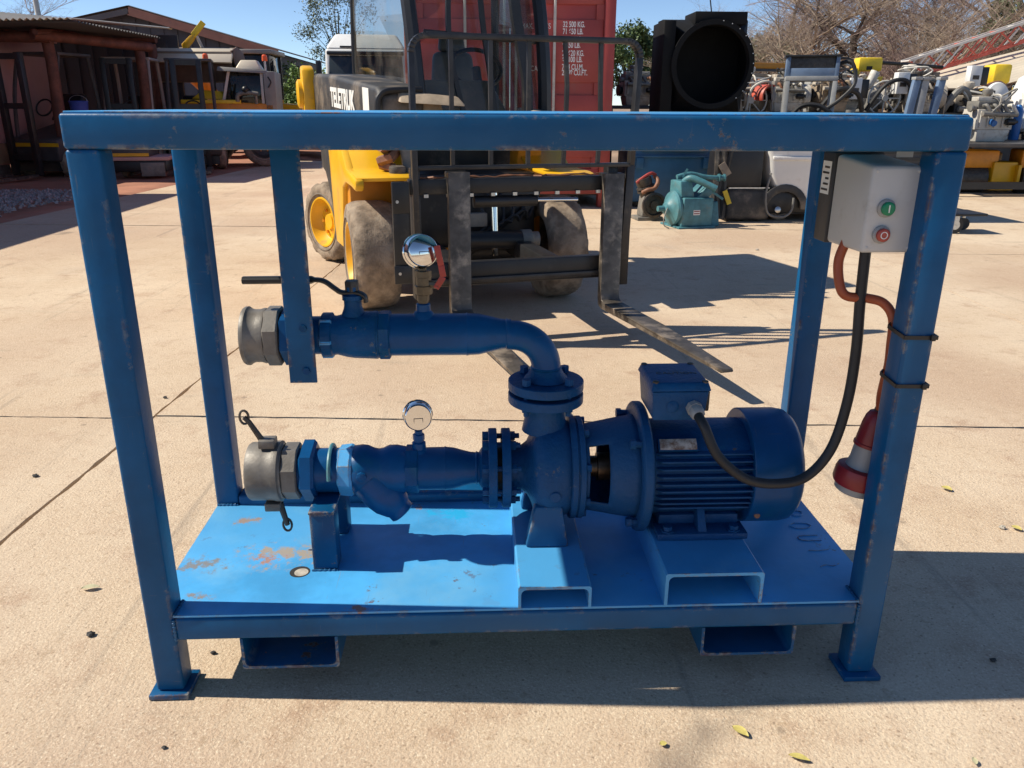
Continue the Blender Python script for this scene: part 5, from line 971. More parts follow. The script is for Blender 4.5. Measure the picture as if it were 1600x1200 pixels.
# lean-to roof at right
lr = thing('lean_to', 'cream corrugated lean-to roof below the red and white mast', 'shed roof', (9.6, 14, 0))
def corrugated(p00, p10, p01, p11, n, amp=.012, sub=4):
    """sheet with waves across p0->p1; ridges run from row 0 to row 1"""
    vs = []; fs = []; p00, p10, p01, p11 = map(Vector, (p00, p10, p01, p11)); nrm = (p10-p00).cross(p01-p00).normalized(); m_ = n*sub
    for k in range(m_+1):
        t_ = k/m_; o_ = nrm*amp*math.sin(2*math.pi*k/sub); vs += [p00+(p10-p00)*t_+o_, p01+(p11-p01)*t_+o_]
    for k in range(m_): fs.append((2*k, 2*k+2, 2*k+3, 2*k+1))
    return MB().add(vs, fs)
corrugated((.3, 0, 1.45), (.3, 2.5, 1.75), (3.4, 0, 2.25), (3.4, 2.5, 2.5), 12, .03).build('roof_sheet', 'roof_cream', lr, smooth=60)
for y in (0.1, 2.4):
    for x in (.5, 3.3): MB().cyl((x, y, 0), (x, y, 1.45+.26*(x-.3)), .05, None, 8).build('roof_post', 'dark_body', lr)
MB().box(.3, 3.4, 2.42, 2.46, 0, 1.6).build('back_wall', 'dark_body', lr)
# cream pump, tank and gas bottle at right edge
pm = thing('cream_pump', 'cream pump with a round white fan cover near the right edge', 'pump', (8.72, 11.5, .72))
MB().box(-.22, .3, -.2, .2, 0, .06).build('pump_base', 'dirty_white', pm, .01); MB().hexa([(-.2, -.15, .06), (.14, -.15, .06), (.14, .15, .06), (-.2, .15, .06)], [(-.14, -.12, .5), (.1, -.12, .5), (.1, .12, .5), (-.14, .12, .5)]).build('pump_body', 'pump_cream', pm, .03)
MB().lathe((-.02, -.13, .66), (0, -1, .1), [(0, .1), (.02, .17), (.08, .18), (.12, .16), (.14, .08), (.15, .05)], 28).build('fan_cover', 'clean_white', pm); MB().lathe((.18, -.2, .28), (.3, -1, .2), [(0, .15), (.03, .16), (.05, .13)], 24).build('belt_cover', 'iron_grey', pm)
MB().cyl((.02, 0, .5), (-.02, -.1, .66), .06).build('fan_neck', 'dirty_white', pm); MB().tube(bez([(.2, 0, .1), (.35, -.1, .3), (.5, -.1, .5), (.55, 0, .7)], 6), .03, 8).build('pump_pipe', 'dirty_white', pm); MB().lathe((-.0, -.2, .02), (0, 0, 1), [(0, .06), (.14, .06), (.15, .05)], 16).build('filter_bowl', 'clean_white', pm)
tk = thing('water_tank', 'large white rounded tank cut off by the right edge', 'tank', (9.75, 11.6, .72))
MB().lathe((0, 0, .12), (0, 0, 1), [(0, .45), (.05, .5), (.6, .52), (.8, .46), (.9, .3), (.95, .1)], 40).build('tank_body', 'tank_white', tk); MB().box(-.4, .4, -.4, .4, 0, .12).build('tank_foot', 'dark_body', tk, .01)
gb = thing('gas_bottle', 'slim blue gas bottle beside the white tank', 'gas bottle', (9.14, 11.35, .72))
MB().lathe((0, 0, 0), (0, 0, 1), [(0, .07), (.02, .075), (.42, .075), (.48, .05), (.52, .03)], 18).build('bottle_body', 'gas_blue', gb); MB().cyl((0, 0, .52), (0, 0, .6), .02).build('bottle_valve', 'zinc', gb)
yp = thing('yellow_pulley', 'yellow belt guard behind the cream pump', 'belt guard', (9.05, 12.4, .72)); MB().prism([(-.3, 0), (.5, .0), (.5, .75), (.2, .9), (-.3, .4)], 'y', -.05, .1).build('guard_case', 'yellow_bright', yp, .02); MB().box(.15, .45, -.15, .2, .85, 1.15).build('guard_head', 'yellow_bright', yp, .04)
# yellow rollers in the shade at right
for k, (lb, x, y, s) in enumerate((('yellow drum roller in the shade at the right edge, nearest one', 9.0, 10.35, .92), ('yellow drum roller in shade just right of the skid post', 8.05, 10.5, .9), ('small yellow machine behind the shaded drum rollers', 8.6, 11.2, .8))):
    t = thing('drum_roller', lb, 'roller', (x, y, 0), R(12*(k-1)), 'yellow rollers in the shade')
    MB().lathe((-.35*s, 0, .24*s), (1, 0, 0), [(0, .2*s), (.01, .24*s), (.5*s, .24*s), (.51*s, .2*s)], 28).build('drum', 'dark_steel', t); MB().lathe((-.37*s, 0, .24*s), (-1, 0, 0), [(0, .12*s), (.04, .11*s)], 18).build('drum_hub', 'orange_yellow', t)
    MB().box(-.4*s, .3*s, -.2*s, .3*s, .40*s, .68*s).build('engine_hood', 'orange_yellow', t, .03); MB().box(.2*s, .6*s, -.25*s, .25*s, .05*s, .5*s).build('side_frame', 'yellow', t, .02); MB().box(-.45*s, -.4*s, -.28*s, .2*s, .15*s, .45*s).build('drum_yoke', 'yellow', t, .01)
# dark housing added out of sight behind the starter box to shade the ground at right
for k, (lb, x0, x1, y0, y1, h_) in enumerate((('dark generator housing hidden low behind the starter box', 4.75, 5.7, 7.3, 9.9, 1.04),)):
    t = thing('shade_housing', lb, 'generator', ((x0+x1)/2, (y0+y1)/2, 0), 0, 'dark generator housings'); hx_, hy_ = (x1-x0)/2, (y1-y0)/2
    MB().box(-hx_, hx_, -hy_, hy_, .12, h_-.05).build('housing', 'dark_body', t, .03); MB().box(-hx_-.03, hx_+.03, -hy_-.03, hy_+.03, h_-.05, h_).build('housing_roof', 'black_dusty', t, .015)
    for sx in (-1, 1): MB().box(sx*(hx_-.1)-.05, sx*(hx_-.1)+.05, -hy_, hy_, 0, .12).build('skid_runner', 'black_paint', t)
    for j in range(7): MB().box(-hx_+.1, hx_-.1, -hy_-.018, -hy_-.001, .3+.07*j, .335+.07*j).build('louvre', 'black_paint', t)
    MB().cyl((0, 0, h_), (0, 0, h_+.12), .05).build('exhaust_stack', 'iron_grey', t)
# ------------------------------------------------------------------ the left side: shed, hut, workshop, machines
hut = thing('site_hut', 'pink painted site hut cut off by the left edge', 'hut', (-8.5, 14.6, 0))
MB().box(-1.6, 1.25, -4.2, .6, .2, 2.25).build('hut_wall', 'pink_wall', hut, .01); MB().box(-1.7, 1.35, -4.3, .7, 2.25, 2.32).build('hut_roof', 'pink_wall', hut, .01)
MB().box(1.251, 1.275, -2.6, -.7, .22, .55).build('ply_patch', 'ply', hut, .004)
for y in (-4, -1.6, .4):
    MB().box(.8, 1.2, y-.2, y+.2, -.02, .2).build('hut_block', 'iron_grey', hut, .01)
hu2 = thing('shadow_hut', 'long pink storage hut standing left of the yard', 'hut', (-7.4, 6.2, 0)); MB().box(-1.2, 1.25, -4.6, 4.1, .15, 2.55).build('hut_wall', 'pink_wall', hu2, .01); MB().box(-1.3, 1.4, -4.7, 4.2, 2.55, 2.64).build('hut_roof', 'roof_cream', hu2); MB().box(-1, 1, -4, 4, -.02, .15).build('hut_base', 'iron_grey', hu2)  # unseen hut, added to cast the long shadow on the left
sh = thing('pole_shed', 'open timber pole shed with a cream corrugated roof', 'shed', (-6.3, 13, 0))
corrugated((-3.2, -.95, 2.30), (.95, -.95, 2.40), (-3.2, 3.4, 2.95), (.95, 3.4, 2.62), 42, .018).build('roof_sheet', 'roof_cream', sh, smooth=60)
corrugated((.98, -.9, 2.36), (1.28, 1.7, 2.33), (-1.9, -.8, 2.36), (-1.9, 1.7, 2.36), 28, .016).build('roof_sheet', 'roof_dark', sh, smooth=60)
for (x, y, h_) in ((.05, .05, 2.2), (.95, 1.5, 2.2), (-2.6, .1, 2.2), (-2.6, 3.2, 2.4), (.6, 3.1, 2.3)):
    P = [(x+.02*math.sin(k*1.7), y+.02*math.cos(k*2.1), h_*k/6) for k in range(7)]; MB().tube(P, [.1, .098, .094, .096, .09, .088, .09], 12).build('pole', 'log', sh)
MB().tube([(-2.8, -.1, 2.16), (-1.2, -.1, 2.2), (.15, -.05, 2.2)], .09, 10).build('pole_beam', 'log', sh); MB().tube([(.0, -.3, 2.22), (.5, .6, 2.2), (1.1, 1.65, 2.16)], .085, 10).build('pole_beam', 'log', sh); MB().tube([(-2.7, 3.1, 2.5), (.7, 3.1, 2.4)], .08, 10).build('pole_beam', 'log', sh)
for k in range(4): MB().tube([(-2.4+k*.85, -.5, 2.24), (-2.4+k*.85, 3.2, 2.55)], .045, 8).build('rafter', 'log', sh)
MB().box(-3.3, 1.0, 3.45, 3.5, 0, 2.5).build('back_wall', 'wall_dark', sh)
for k in range(14): MB().box(-3.2+k*.3, -3.12+k*.3, 3.42, 3.449, 0, 2.4).build('wall_rib', 'wall_dark', sh)
ws = thing('workshop', 'dark grey workshop building with a brown fascia under its gable roof', 'building', (-9.7, 26, 0))
MB().add([(-6, 0, 0), (4.0, 0, 0), (4.0, 0, 2.75), (0, 0, 3.82), (-6, 0, 2.6)]+[(-6, 9, 0), (4.0, 9, 0), (4.0, 9, 2.75), (0, 9, 3.82), (-6, 9, 2.6)], [(0, 1, 2, 3, 4), (9, 8, 7, 6, 5), (1, 6, 7, 2), (0, 4, 9, 5)]).build('wall', 'wall_dark', ws, smooth=0)
for k in range(24): MB().box(-5.8+k*.41, -5.74+k*.41, -.03, -.001, 0, 2.55+(1.2-abs(-5.8+k*.41)*.21 if abs(-5.8+k*.41) < 5 else 0)).build('wall_rib', 'wall_dark', ws)
corrugated((0, -.5, 3.98), (0, 9.3, 3.98), (4.35, -.5, 2.79), (4.35, 9.3, 2.79), 60, .02).build('roof', 'roof_dark', ws, smooth=60); corrugated((-6.3, -.5, 2.65), (-6.3, 9.3, 2.65), (0, -.5, 3.98), (0, 9.3, 3.98), 60, .02).build('roof', 'roof_dark', ws, smooth=60)
MB().bar((0, -.46, 3.83), (4.35, -.46, 2.66), .06, .24).build('fascia', 'fascia', ws); MB().bar((-6.2, -.46, 2.55), (0, -.46, 3.83), .06, .16).build('fascia', 'roof_dark', ws)
# forklifts parked in the shed
def truck(name, label, loc, rz, body='dark_body', beacon=False, guard='dark_body'):
    t = thing(name, label, 'forklift', loc, R(rz), 'forklifts parked at the shed')
    MB().hexa([(-.45, -.7, .25), (.45, -.7, .25), (.45, .9, .25), (-.45, .9, .25)], [(-.47, -.72, .62), (.47, -.72, .62), (.45, .95, .95), (-.45, .95, .95)]).build('body', body, t, .05, 3); MB().box(-.475, .475, -.725, -.722, .50, .56).build('stripe', 'yellow', t)
    MB().box(-.4, .4, -.68, .85, .1, .25).build('chassis', 'black_paint', t); MB().box(.473, .478, -.5, .8, .5, .55).build('stripe', 'yellow', t)
    for sx in (-.4, .4):
        MB().tube(bez([(sx, -.55, .62), (sx, -.45, 1.3), (sx*.95, -.25, 1.95)], 4), .032, 8).build('guard_post', guard, t); MB().tube(bez([(sx, .6, .9), (sx*.97, .58, 1.4), (sx*.95, .5, 1.95)], 4), .032, 8).build('guard_post', guard, t)
        wheel(t, sx*1.05, -.42, .24, .17, int(math.copysign(1, sx)), 'dirty_white'); wheel(t, sx*1.05, .6, .2, .15, int(math.copysign(1, sx)), 'dirty_white')
        MB().box(sx*.55-.045, sx*.55+.045, -1.0, -.9, .05, 1.95).build('mast_channel', 'black_paint', t, .006); MB().bar((sx*.6, -1.06, .06), (sx*.6, -2.0, .04), .1, .04).build('fork', 'fork_steel', t)
    MB().box(-.42, .42, -.3, .55, 1.95, 2.0).build('guard_roof', guard, t, .012)
    for z in (.3, 1.1, 1.85): MB().box(-.27, .27, -.985, -.915, z, z+.09).build('mast_crossbar', 'black_paint', t)
    MB().hexa([(-.25, .1, .9), (.25, .1, .9), (.25, .5, .9), (-.25, .5, .9)], [(-.23, .42, 1.35), (.23, .42, 1.35), (.23, .55, 1.35), (-.23, .55, 1.35)]).build('seat', 'black_plastic', t, .04); MB().tube([(.15*math.cos(k*.35), -.3+.06*math.sin(k*.35), 1.12+.13*math.sin(k*.35)) for k in range(19)], .015, 6).build('steering_wheel', 'black_plastic', t)
    if beacon: MB().lathe((.3, .1, 2.0), (0, 0, 1), [(0, .05), (.02, .055), (.09, .05), (.11, .03)], 14).build('beacon', 'beacon', t)
    return t
truck('forklift', 'dark forklift parked beside the pink hut with a yellow stripe', (-6.55, 13.6, 0), -12)
truck('forklift', 'dark forklift with pale overhead frame between the two shed poles', (-5.75, 15.0, 0), 8, guard='pole_grey')
truck('forklift', 'dark forklift with an orange beacon right of the second shed pole', (-4.75, 15.3, 0), 14, beacon=True, guard='dark_body')
dk = thing('flat_trailer', 'low dark trailer with a pink edged deck below the second forklift', 'trailer', (-4.95, 12.9, 0), R(10))
MB().box(-.45, .5, -.4, .5, .3, .36).build('deck', 'pink_wall', dk, .01); MB().box(-.45, .2, -.405, -.401, .37, .42).build('stripe', 'yellow', dk); MB().box(-.42, .2, -.39, .4, .361, .5).build('load_box', 'dark_body', dk, .02); MB().box(-.4, .45, -.36, .45, .12, .3).build('trailer_frame', 'black_paint', dk, .02); MB().box(.05, .42, -.42, -.37, .05, .27).build('mud_flap', 'iron_grey', dk, .01)
for sx in (-.3, .3): wheel(dk, sx, .1, .13, .1, int(math.copysign(1, sx)), 'iron_grey')
bk = thing('blue_bucket', 'blue plastic bucket on the forklift beside the pink hut', 'bucket', (-6.05, 13.35, .96)); MB().lathe((0, 0, 0), (0, 0, 1), [(0, .12), (.28, .15), (.29, .16), (.3, .15)], 18).build('bucket_body', 'bucket_blue', bk); MB().tube([(.15*math.cos(R(a)), 0, .29+.1*math.sin(R(a))) for a in range(0, 181, 15)], .005, 5).build('bail', 'zinc', bk)
bpy.data.objects['blue_bucket'].location.z = .93
# loader with raised bucket
ld = thing('wheel_loader', 'wheel loader with its wide rusty bucket raised in front of the workshop', 'loader', (-4.95, 17.2, 0), R(0))
q = MB(); o_ = [(-1.05, 2.18), (-.62, 2.28), (-.2, 2.2), (.02, 1.9), (-.1, 1.62), (-1.0, 1.6), (-1.0, 1.64), (-.14, 1.67), (-.04, 1.9), (-.22, 2.14), (-.62, 2.22), (-1.05, 2.13)]
q = MB().prism(o_, 'x', -.72, .78); q.build('bucket_shell', 'bucket', ld, .006)
for x in (-.74, .76): MB().prism([(-1.05, 2.2), (-.62, 2.3), (-.18, 2.22), (.04, 1.9), (-.1, 1.6), (-.6, 1.6)], 'x', x, x+.03).build('bucket_cheek', 'bucket_in', ld, .004)
MB().hexa([(-.74, -1.2, 1.98), (.79, -1.2, 1.98), (.79, -1.12, 1.96), (-.74, -1.12, 1.96)], [(-.74, -.95, 2.25), (.79, -.95, 2.25), (.79, -.9, 2.22), (-.74, -.9, 2.22)]).build('bucket_lip', 'roof_cream', ld, .006); MB().box(-.7, .76, -1.02, -1.0, 1.62, 2.0).build('bucket_back', 'bucket_in', ld)
MB().prism([(-.28, 2.2), (-.3, 2.34), (-.12, 2.5), (.0, 2.53), (-.05, 2.42), (-.16, 2.3), (-.18, 2.2)], 'y', -.7, -.6).build('tilt_link', 'yellow', ld, .01); MB().bar((-.06, -.65, 2.5), (.16, -.6, 2.76), .1, .11).build('tilt_link', 'yellow_bright', ld, .01); MB().bar((.0, -.62, 2.5), (.1, -.55, 2.2), .05, .05).build('tilt_rod', 'dirty_white', ld)
for x in (-.45, .45): MB().bar((x, -.2, 1.9), (x, 2.2, 1.2), .14, .3).build('lift_arm', 'orange_yellow', ld, .02); wheel(ld, x*1.9, 1.4, .6, .4, int(math.copysign(1, x)), 'yellow')
MB().box(-.6, .6, 1.0, 4.2, .5, 1.3).build('loader_body', 'orange_yellow', ld, .05); MB().box(-.1, .85, 1.8, 3.0, 1.3, 2.3).build('cab', 'truck_glass', ld, .03); MB().box(-.15, .95, 1.7, 3.1, 2.3, 2.4).build('cab_roof', 'panel_grey', ld, .02)
for x in (-.1, .83):
    for y in (1.78, 3.0): MB().box(x-.03, x+.03, y-.03, y+.03, 1.3, 2.3).build('cab_pillar', 'black_paint', ld)
for x in (-.8, .8): wheel(ld, x, 3.6, .6, .4, int(math.copysign(1, x)), 'yellow')
# yellow roller with grey cab
yr = thing('compact_roller', 'yellow compact machine with a tinted cab and orange beacon near the dirt edge', 'roller', (-4.15, 16.0, 0), R(6))
MB().hexa([(-.95, -.5, .5), (.9, -.5, .5), (.9, .6, .5), (-.95, .6, .5)], [(-.95, -.5, 1.27), (.82, -.5, 1.2), (.82, .6, 1.2), (-.95, .6, 1.3)]).build('body', 'orange_yellow', yr, .03, 3); MB().box(-.93, .2, -.53, -.5, 1.2, 1.27).build('body_edge', 'yellow_bright', yr, .01)
MB().hexa([(-.75, -.4, 1.29), (-.1, -.4, 1.27), (-.1, .4, 1.27), (-.75, .4, 1.29)], [(-.55, -.3, 1.45), (-.2, -.3, 1.43), (-.2, .3, 1.43), (-.55, .3, 1.45)]).build('engine_cover', 'yellow_bright', yr, .02)
MB().hexa([(-.15, -.45, 1.2), (.62, -.45, 1.2), (.62, .5, 1.2), (-.15, .5, 1.2)], [(.0, -.4, 1.78), (.62, -.4, 1.78), (.62, .5, 1.78), (.0, .5, 1.78)]).build('cab', 'truck_glass', yr, .01)
for a, b in (((-.15, -.46, 1.2), (.0, -.41, 1.8)), ((.62, -.46, 1.2), (.62, -.41, 1.8)), ((-.15, .5, 1.2), (.0, .5, 1.8)), ((.62, .5, 1.2), (.62, .5, 1.8))): MB().bar(a, b, .05, .05).build('cab_pillar', 'dirty_white', yr)
MB().hexa([(-.2, -.55, 1.8), (.75, -.5, 1.76), (.75, .6, 1.76), (-.2, .6, 1.8)], [(-.18, -.5, 1.88), (.72, -.5, 1.82), (.72, .6, 1.82), (-.18, .6, 1.88)]).build('cab_roof', 'panel_grey', yr, .01); MB().hexa([(.1, -.2, 1.86), (.6, -.2, 1.84), (.6, .3, 1.84), (.1, .3, 1.86)], [(.2, -.1, 2.02), (.5, -.1, 2.02), (.5, .2, 2.02), (.2, .2, 2.02)]).build('roof_hatch', 'roof_cream', yr, .02)
MB().box(.66, .88, -.5, .5, 1.0, 1.8).build('side_door', 'panel_grey', yr, .02); MB().tube(bez([(.75, -.51, 1.7), (.8, -.515, 1.6), (.74, -.515, 1.5)], 5), .012, 6).build('door_handle', 'black_plastic', yr)
MB().cyl((.68, -.2, 1.8), (.68, -.2, 2.0), .02).build('beacon_stem', 'zinc', yr); MB().lathe((.68, -.2, 2.0), (0, 0, 1), [(0, .05), (.02, .055), (.1, .05), (.12, .03)], 14).build('beacon', 'beacon', yr)
MB().tube(bez([(.15, -.6, 1.24), (.17, -.62, 1.36), (.3, -.62, 1.4), (.42, -.62, 1.4), (.55, -.62, 1.38)], 6), .04, 10).build('exhaust_pipe', 'iron_grey', yr); MB().sphere((.32, -.62, 1.46), .07, 10).build('exhaust_cap', 'black_paint', yr); MB().cyl((.5, -.55, 1.2), (.5, -.6, 1.38), .03).build('pipe_prop', 'iron_grey', yr)
for x in (-.6, .55): wheel(yr, x, -.42, .42, .24, -1, 'dark_steel').rotation_euler = (0, 0, R(90)); wheel(yr, x, .5, .42, .24, 1, 'dark_steel').rotation_euler = (0, 0, R(90))
yd = thing('dump_skip', 'ochre yellow dumper body far behind between cab machine and hedge', 'dumper', (-3.5, 19.5, 0)); MB().hexa([(-.5, -.4, .5), (.5, -.4, .5), (.5, .8, .5), (-.5, .8, .5)], [(-.6, -.5, 1.22), (.55, -.5, 1.15), (.55, .9, 1.15), (-.6, .9, 1.22)]).build('skip_body', 'yellow', yd, .02); MB().box(.42, .6, -.5, -.3, .8, 1.65).build('skip_post', 'orange_yellow', yd, .02); MB().box(-.4, .45, -.3, .7, .25, .5).build('chassis', 'black_paint', yd)
for x in (-.5, .5): wheel(yd, x, .1, .32, .2, int(math.copysign(1, x)), 'yellow')
# white lorry cab
lo_ = thing('lorry', 'white lorry cab with a dark windscreen behind the forklift', 'lorry', (-2.3, 22, 0), R(4))
MB().hexa([(-1.05, 0, .6), (1.2, 0, .6), (1.2, 2.2, .6), (-1.05, 2.2, .6)], [(-1.0, .12, 2.62), (1.15, .12, 2.62), (1.15, 2.2, 2.62), (-1.0, 2.2, 2.62)]).build('cab', 'clean_white', lo_, .08, 3); MB().hexa([(-1.0, .13, 2.62), (1.15, .13, 2.62), (1.15, 2.2, 2.62), (-1.0, 2.2, 2.62)], [(-.75, .6, 3.02), (.9, .6, 3.02), (.95, 2.2, 3.05), (-.8, 2.2, 3.05)]).build('roof_fairing', 'clean_white', lo_, .08, 3)
MB().hexa([(-.95, -.012, 1.5), (1.1, -.012, 1.5), (1.1, .1, 1.5), (-.95, .1, 1.5)], [(-.9, .09, 2.45), (1.05, .09, 2.45), (1.05, .2, 2.45), (-.9, .2, 2.45)]).build('windscreen', 'truck_glass', lo_, .03); MB().box(-.95, 1.1, .0, .1, 2.46, 2.55).build('sun_visor', 'black_plastic', lo_, .02); MB().box(-.6, -.2, .08, .12, 2.64, 2.69).build('marker_lamp', 'black_plastic', lo_, .01); MB().box(-1.25, -1.1, -.1, .05, 1.6, 2.3).build('mirror', 'black_plastic', lo_, .03); MB().box(-.9, 1.05, -.03, .0, .7, 1.3).build('grille', 'black_plastic', lo_, .02)
for x in (-.95, 1.05): wheel(lo_, x, .9, .5, .3, int(math.copysign(1, x)), 'dirty_white')
MB().box(-.9, 1.05, .2, 6, .5, .8).build('lorry_chassis', 'black_paint', lo_); MB().box(-1, 1.15, 2.6, 6.5, .9, 1.2).build('lorry_bed', 'dark_body', lo_)
pole_ = thing('lamp_pole', 'thin pale pole rising above the shed roof at left', 'pole', (-13.3, 27.5, 0)); MB().tube([(0, 0, 0), (0, 0, 3), (-.12, 0, 9)], [.09, .085, .07], 10).build('pole_shaft', 'dirty_white', pole_); MB().bar((-.12, 0, 8.6), (.5, 0, 8.9), .05, .05).build('pole_arm', 'dirty_white', pole_)
# ------------------------------------------------------------------ trees
def bare_tree(name, label, loc, h, seed, levels=5, spread=.55, bark='bark_dark', twigm='twig', nb=(3, 5), first=.25, group='bare winter trees', droop=0., r0=None, upb=.25):
    r_ = random.Random(seed); t = thing(name, label, 'tree', loc, 0, group); big = MB(); tw_ = MB()
    def grow(p, d, L, rad, lev):
        n = 4 if lev < 2 else 3; P = [p]; dd = d.copy()
        for k in range(n):
            dd = (dd+Vector((r_.gauss(0, .16), r_.gauss(0, .16), r_.gauss(0, .1)+upb*.12-droop*lev*.06))).normalized(); P.append(P[-1]+dd*L/n)
        rs = [rad*(1-.5*k/n) for k in range(n+1)]
        (big if lev < 2 else tw_).tube(P, rs, 7 if lev < 1 else (5 if lev < 2 else 3))
        if lev >= levels: return
        for b in range(r_.randint(*nb)+(1 if lev == 0 else 0)):
            f = r_.uniform(first if lev == 0 else .3, 1.); i = min(int(f*n), n-1); q_ = P[i]+(P[i+1]-P[i])*(f*n-i)
            a = r_.random()*6.283; side = Vector((math.cos(a), math.sin(a), r_.uniform(-.15, .5))); nd = (dd*(1-spread)+side*spread).normalized()
            grow(q_, nd, L*r_.uniform(.5, .78), rs[i]*r_.uniform(.45, .65), lev+1)
    grow(Vector((0, 0, -.05)), Vector((r_.gauss(0, .08), r_.gauss(0, .08), 1)), h*.42, r0 or h*.022, 0)
    big.build('trunk', bark, t, smooth=60); o = tw_.build('crown', twigm, t, smooth=0); return t
BT = [('bare_tree', 'bare tree with dark limbs behind the grey channel posts', (14.2, 29, 0), 9.0, 11, 'bark_dark', 'twig'),
      ('bare_tree', 'pale twiggy bare tree right above the radiator stand', (11.3, 26, 0), 6.6, 12, 'twig', 'twig'),
      ('bare_tree', 'bare tree directly above the yellow crane arm', (12.6, 31, 0), 9.0, 13, 'bark_dark', 'twig_red'),
      ('bare_tree', 'bare tree with reddish twigs above the lattice mast', (16.6, 28, 0), 9.0, 14, 'bark_dark', 'twig_red'),
      ('bare_tree', 'dark trunked bare tree near the top right corner', (18.2, 27, 0), 10.5, 15, 'bark_dark', 'twig'),
      ('bare_tree', 'bare tree cut off by the right edge above the mast', (20.5, 30, 0), 10.0, 16, 'bark_dark', 'twig_red'),
      ('bare_tree', 'low brown bare tree between green tree and fan shroud', (8.0, 27, 0), 4.6, 17, 'twig', 'twig'),
      ('bare_tree', 'low brown bare tree just right of the fan shroud', (10.0, 29, 0), 5.8, 18, 'twig', 'twig_red'),
      ('bare_tree', 'bare tree behind the lean-to roof on the right', (15.0, 24, 0), 6.4, 19, 'twig', 'twig'),
      ('bare_tree', 'broad bare tree behind the spoked wheel', (13.4, 25, 0), 6.2, 20, 'twig', 'twig_red'),
      ('bare_tree', 'bare tree rising over the shed roof at the top left', (-16.4, 30, 0), 8.2, 21, 'bark_dark', 'twig_red')]
for nm, lb, loc, h, seed, bk_, tm in BT: bare_tree(nm, lb, loc, h, seed, 5, .6, bk_, tm, (4, 6), .2)
BT2 = [('bare_tree', 'small pale bare tree low between radiator stand and crane arm', (12.0, 23.5, 0), 4.6, 22), ('bare_tree', 'small bare tree low behind the lamp box', (14.6, 22.5, 0), 4.8, 23), ('bare_tree', 'tall bare tree at the back above the spoked wheel', (15.3, 33, 0), 10.5, 24), ('bare_tree', 'tall bare tree at the back above the lattice mast head', (19.4, 34, 0), 11, 25), ('bare_tree', 'bare thicket tree behind the water tank', (18.8, 24, 0), 6.5, 26), ('bare_tree', 'slim bare tree at the left rim of the brown thicket', (11.0, 32, 0), 7.4, 27), ('bare_tree', 'twiggy bare tree in the middle of the brown thicket', (16.2, 30.5, 0), 8.0, 28)]
for nm, lb, loc, h, seed in BT2: bare_tree(nm, lb, loc, h, seed, 5, .6, 'twig', 'twig' if seed % 2 else 'twig_red', (4, 6), .12)
def leafy(name, label, loc, rx, rz, seed, mt, n, leaf=.11, trunk=.12, z0=.5, group='leafy trees', gaps=.35, cat='tree'):
    r_ = random.Random(seed); t = thing(name, label, cat, loc, 0, group); cr_ = MB(); tr = MB()
    clumps = []
    for k in range(int(26*(1-gaps))+8):
        a = r_.random()*6.283; u = r_.uniform(-1, 1); rr_ = r_.uniform(.35, 1)**.5
        clumps.append((Vector((rx*rr_*math.cos(a)*math.sqrt(1-u*u), rx*rr_*math.sin(a)*math.sqrt(1-u*u), z0+rz+rz*u*rr_)), r_.uniform(.16, .34)*min(rx, rz)))
    tr.tube([(0, 0, -.05), (.05, 0, z0*.5), (0, .05, z0+rz*.8), (.05, 0, z0+rz*1.4)], [trunk, trunk*.8, trunk*.55, trunk*.2], 8)
    vs = []; fs = []
    for c, cr in clumps:
        tr.tube([(0, 0, z0+rz*.3), Vector((0, 0, z0+rz*.3)).lerp(c, .55)+Vector((0, 0, .1)), c], [trunk*.3, trunk*.16, trunk*.06], 4)
        for k in range(n//len(clumps)):
            p = c+Vector((r_.gauss(0, .5), r_.gauss(0, .5), r_.gauss(0, .45)))*cr*1.15
            a = Vector((r_.gauss(0, 1), r_.gauss(0, 1), r_.gauss(0, .7))).normalized(); b = a.orthogonal().normalized(); b = (b*math.cos(k)+a.cross(b)*math.sin(k)); s = leaf*r_.uniform(.6, 1.2)
            m_ = len(vs); vs += [p, p+(a*.5+b*.28)*s, p+a*s, p+(a*.5-b*.28)*s]; fs.append((m_, m_+1, m_+2, m_+3))
    tr.build('trunk', 'bark_dark', t, smooth=60)
    me = bpy.data.meshes.new('crown'); me.from_pydata([tuple(v) for v in vs], [], fs); link('crown', me, mt, t); return t
leafy('green_tree', 'dense round green tree between the container and the fan shroud', (6.3, 28.5, 0), 1.25, 1.15, 31, 'leaf_green', 15000, .13, .12, 1.5, gaps=.0)
leafy('green_tree', 'thin airy green tree rising behind the white lorry', (-4.3, 31, 0), 1.35, 1.7, 32, 'leaf_grey', 7000, .085, .07, 2.0, gaps=.3)
leafy('green_tree', 'dark green tree clump by the top right corner', (17.6, 25.5, 0), .7, 1.2, 33, 'leaf_green', 3500, .13, .1, 2.6, gaps=.4)
leafy('green_bush', 'olive green bush behind the fan shroud, right side', (10.9, 30, 0), 1.9, 1.5, 34, 'leaf_grey', 7000, .13, .1, .6, gaps=.3, cat='bush', group='bushes')
leafy('green_bush', 'bright green bush behind the yellow cab machine', (-6.1, 28, 0), 1.5, 1.05, 35, 'leaf_bright', 7000, .13, .08, .5, gaps=.1, cat='bush', group='bushes')
leafy('green_bush', 'grey green bush left of the white lorry', (-4.6, 26, 0), 1.2, .95, 36, 'leaf_grey', 6000, .12, .08, .2, gaps=.1, cat='bush', group='bushes')
leafy('green_bush', 'low olive bush behind the pale engines', (7.6, 24, 0), 1.3, .8, 37, 'leaf_grey', 4500, .12, .08, .2, gaps=.2, cat='bush', group='bushes')
leafy('green_bush', 'sunlit green hedge bush between cab machine and white lorry', (-4.0, 23.0, 0), 1.0, .95, 38, 'leaf_bright', 9000, .1, .08, .3, gaps=.0, cat='bush', group='bushes')
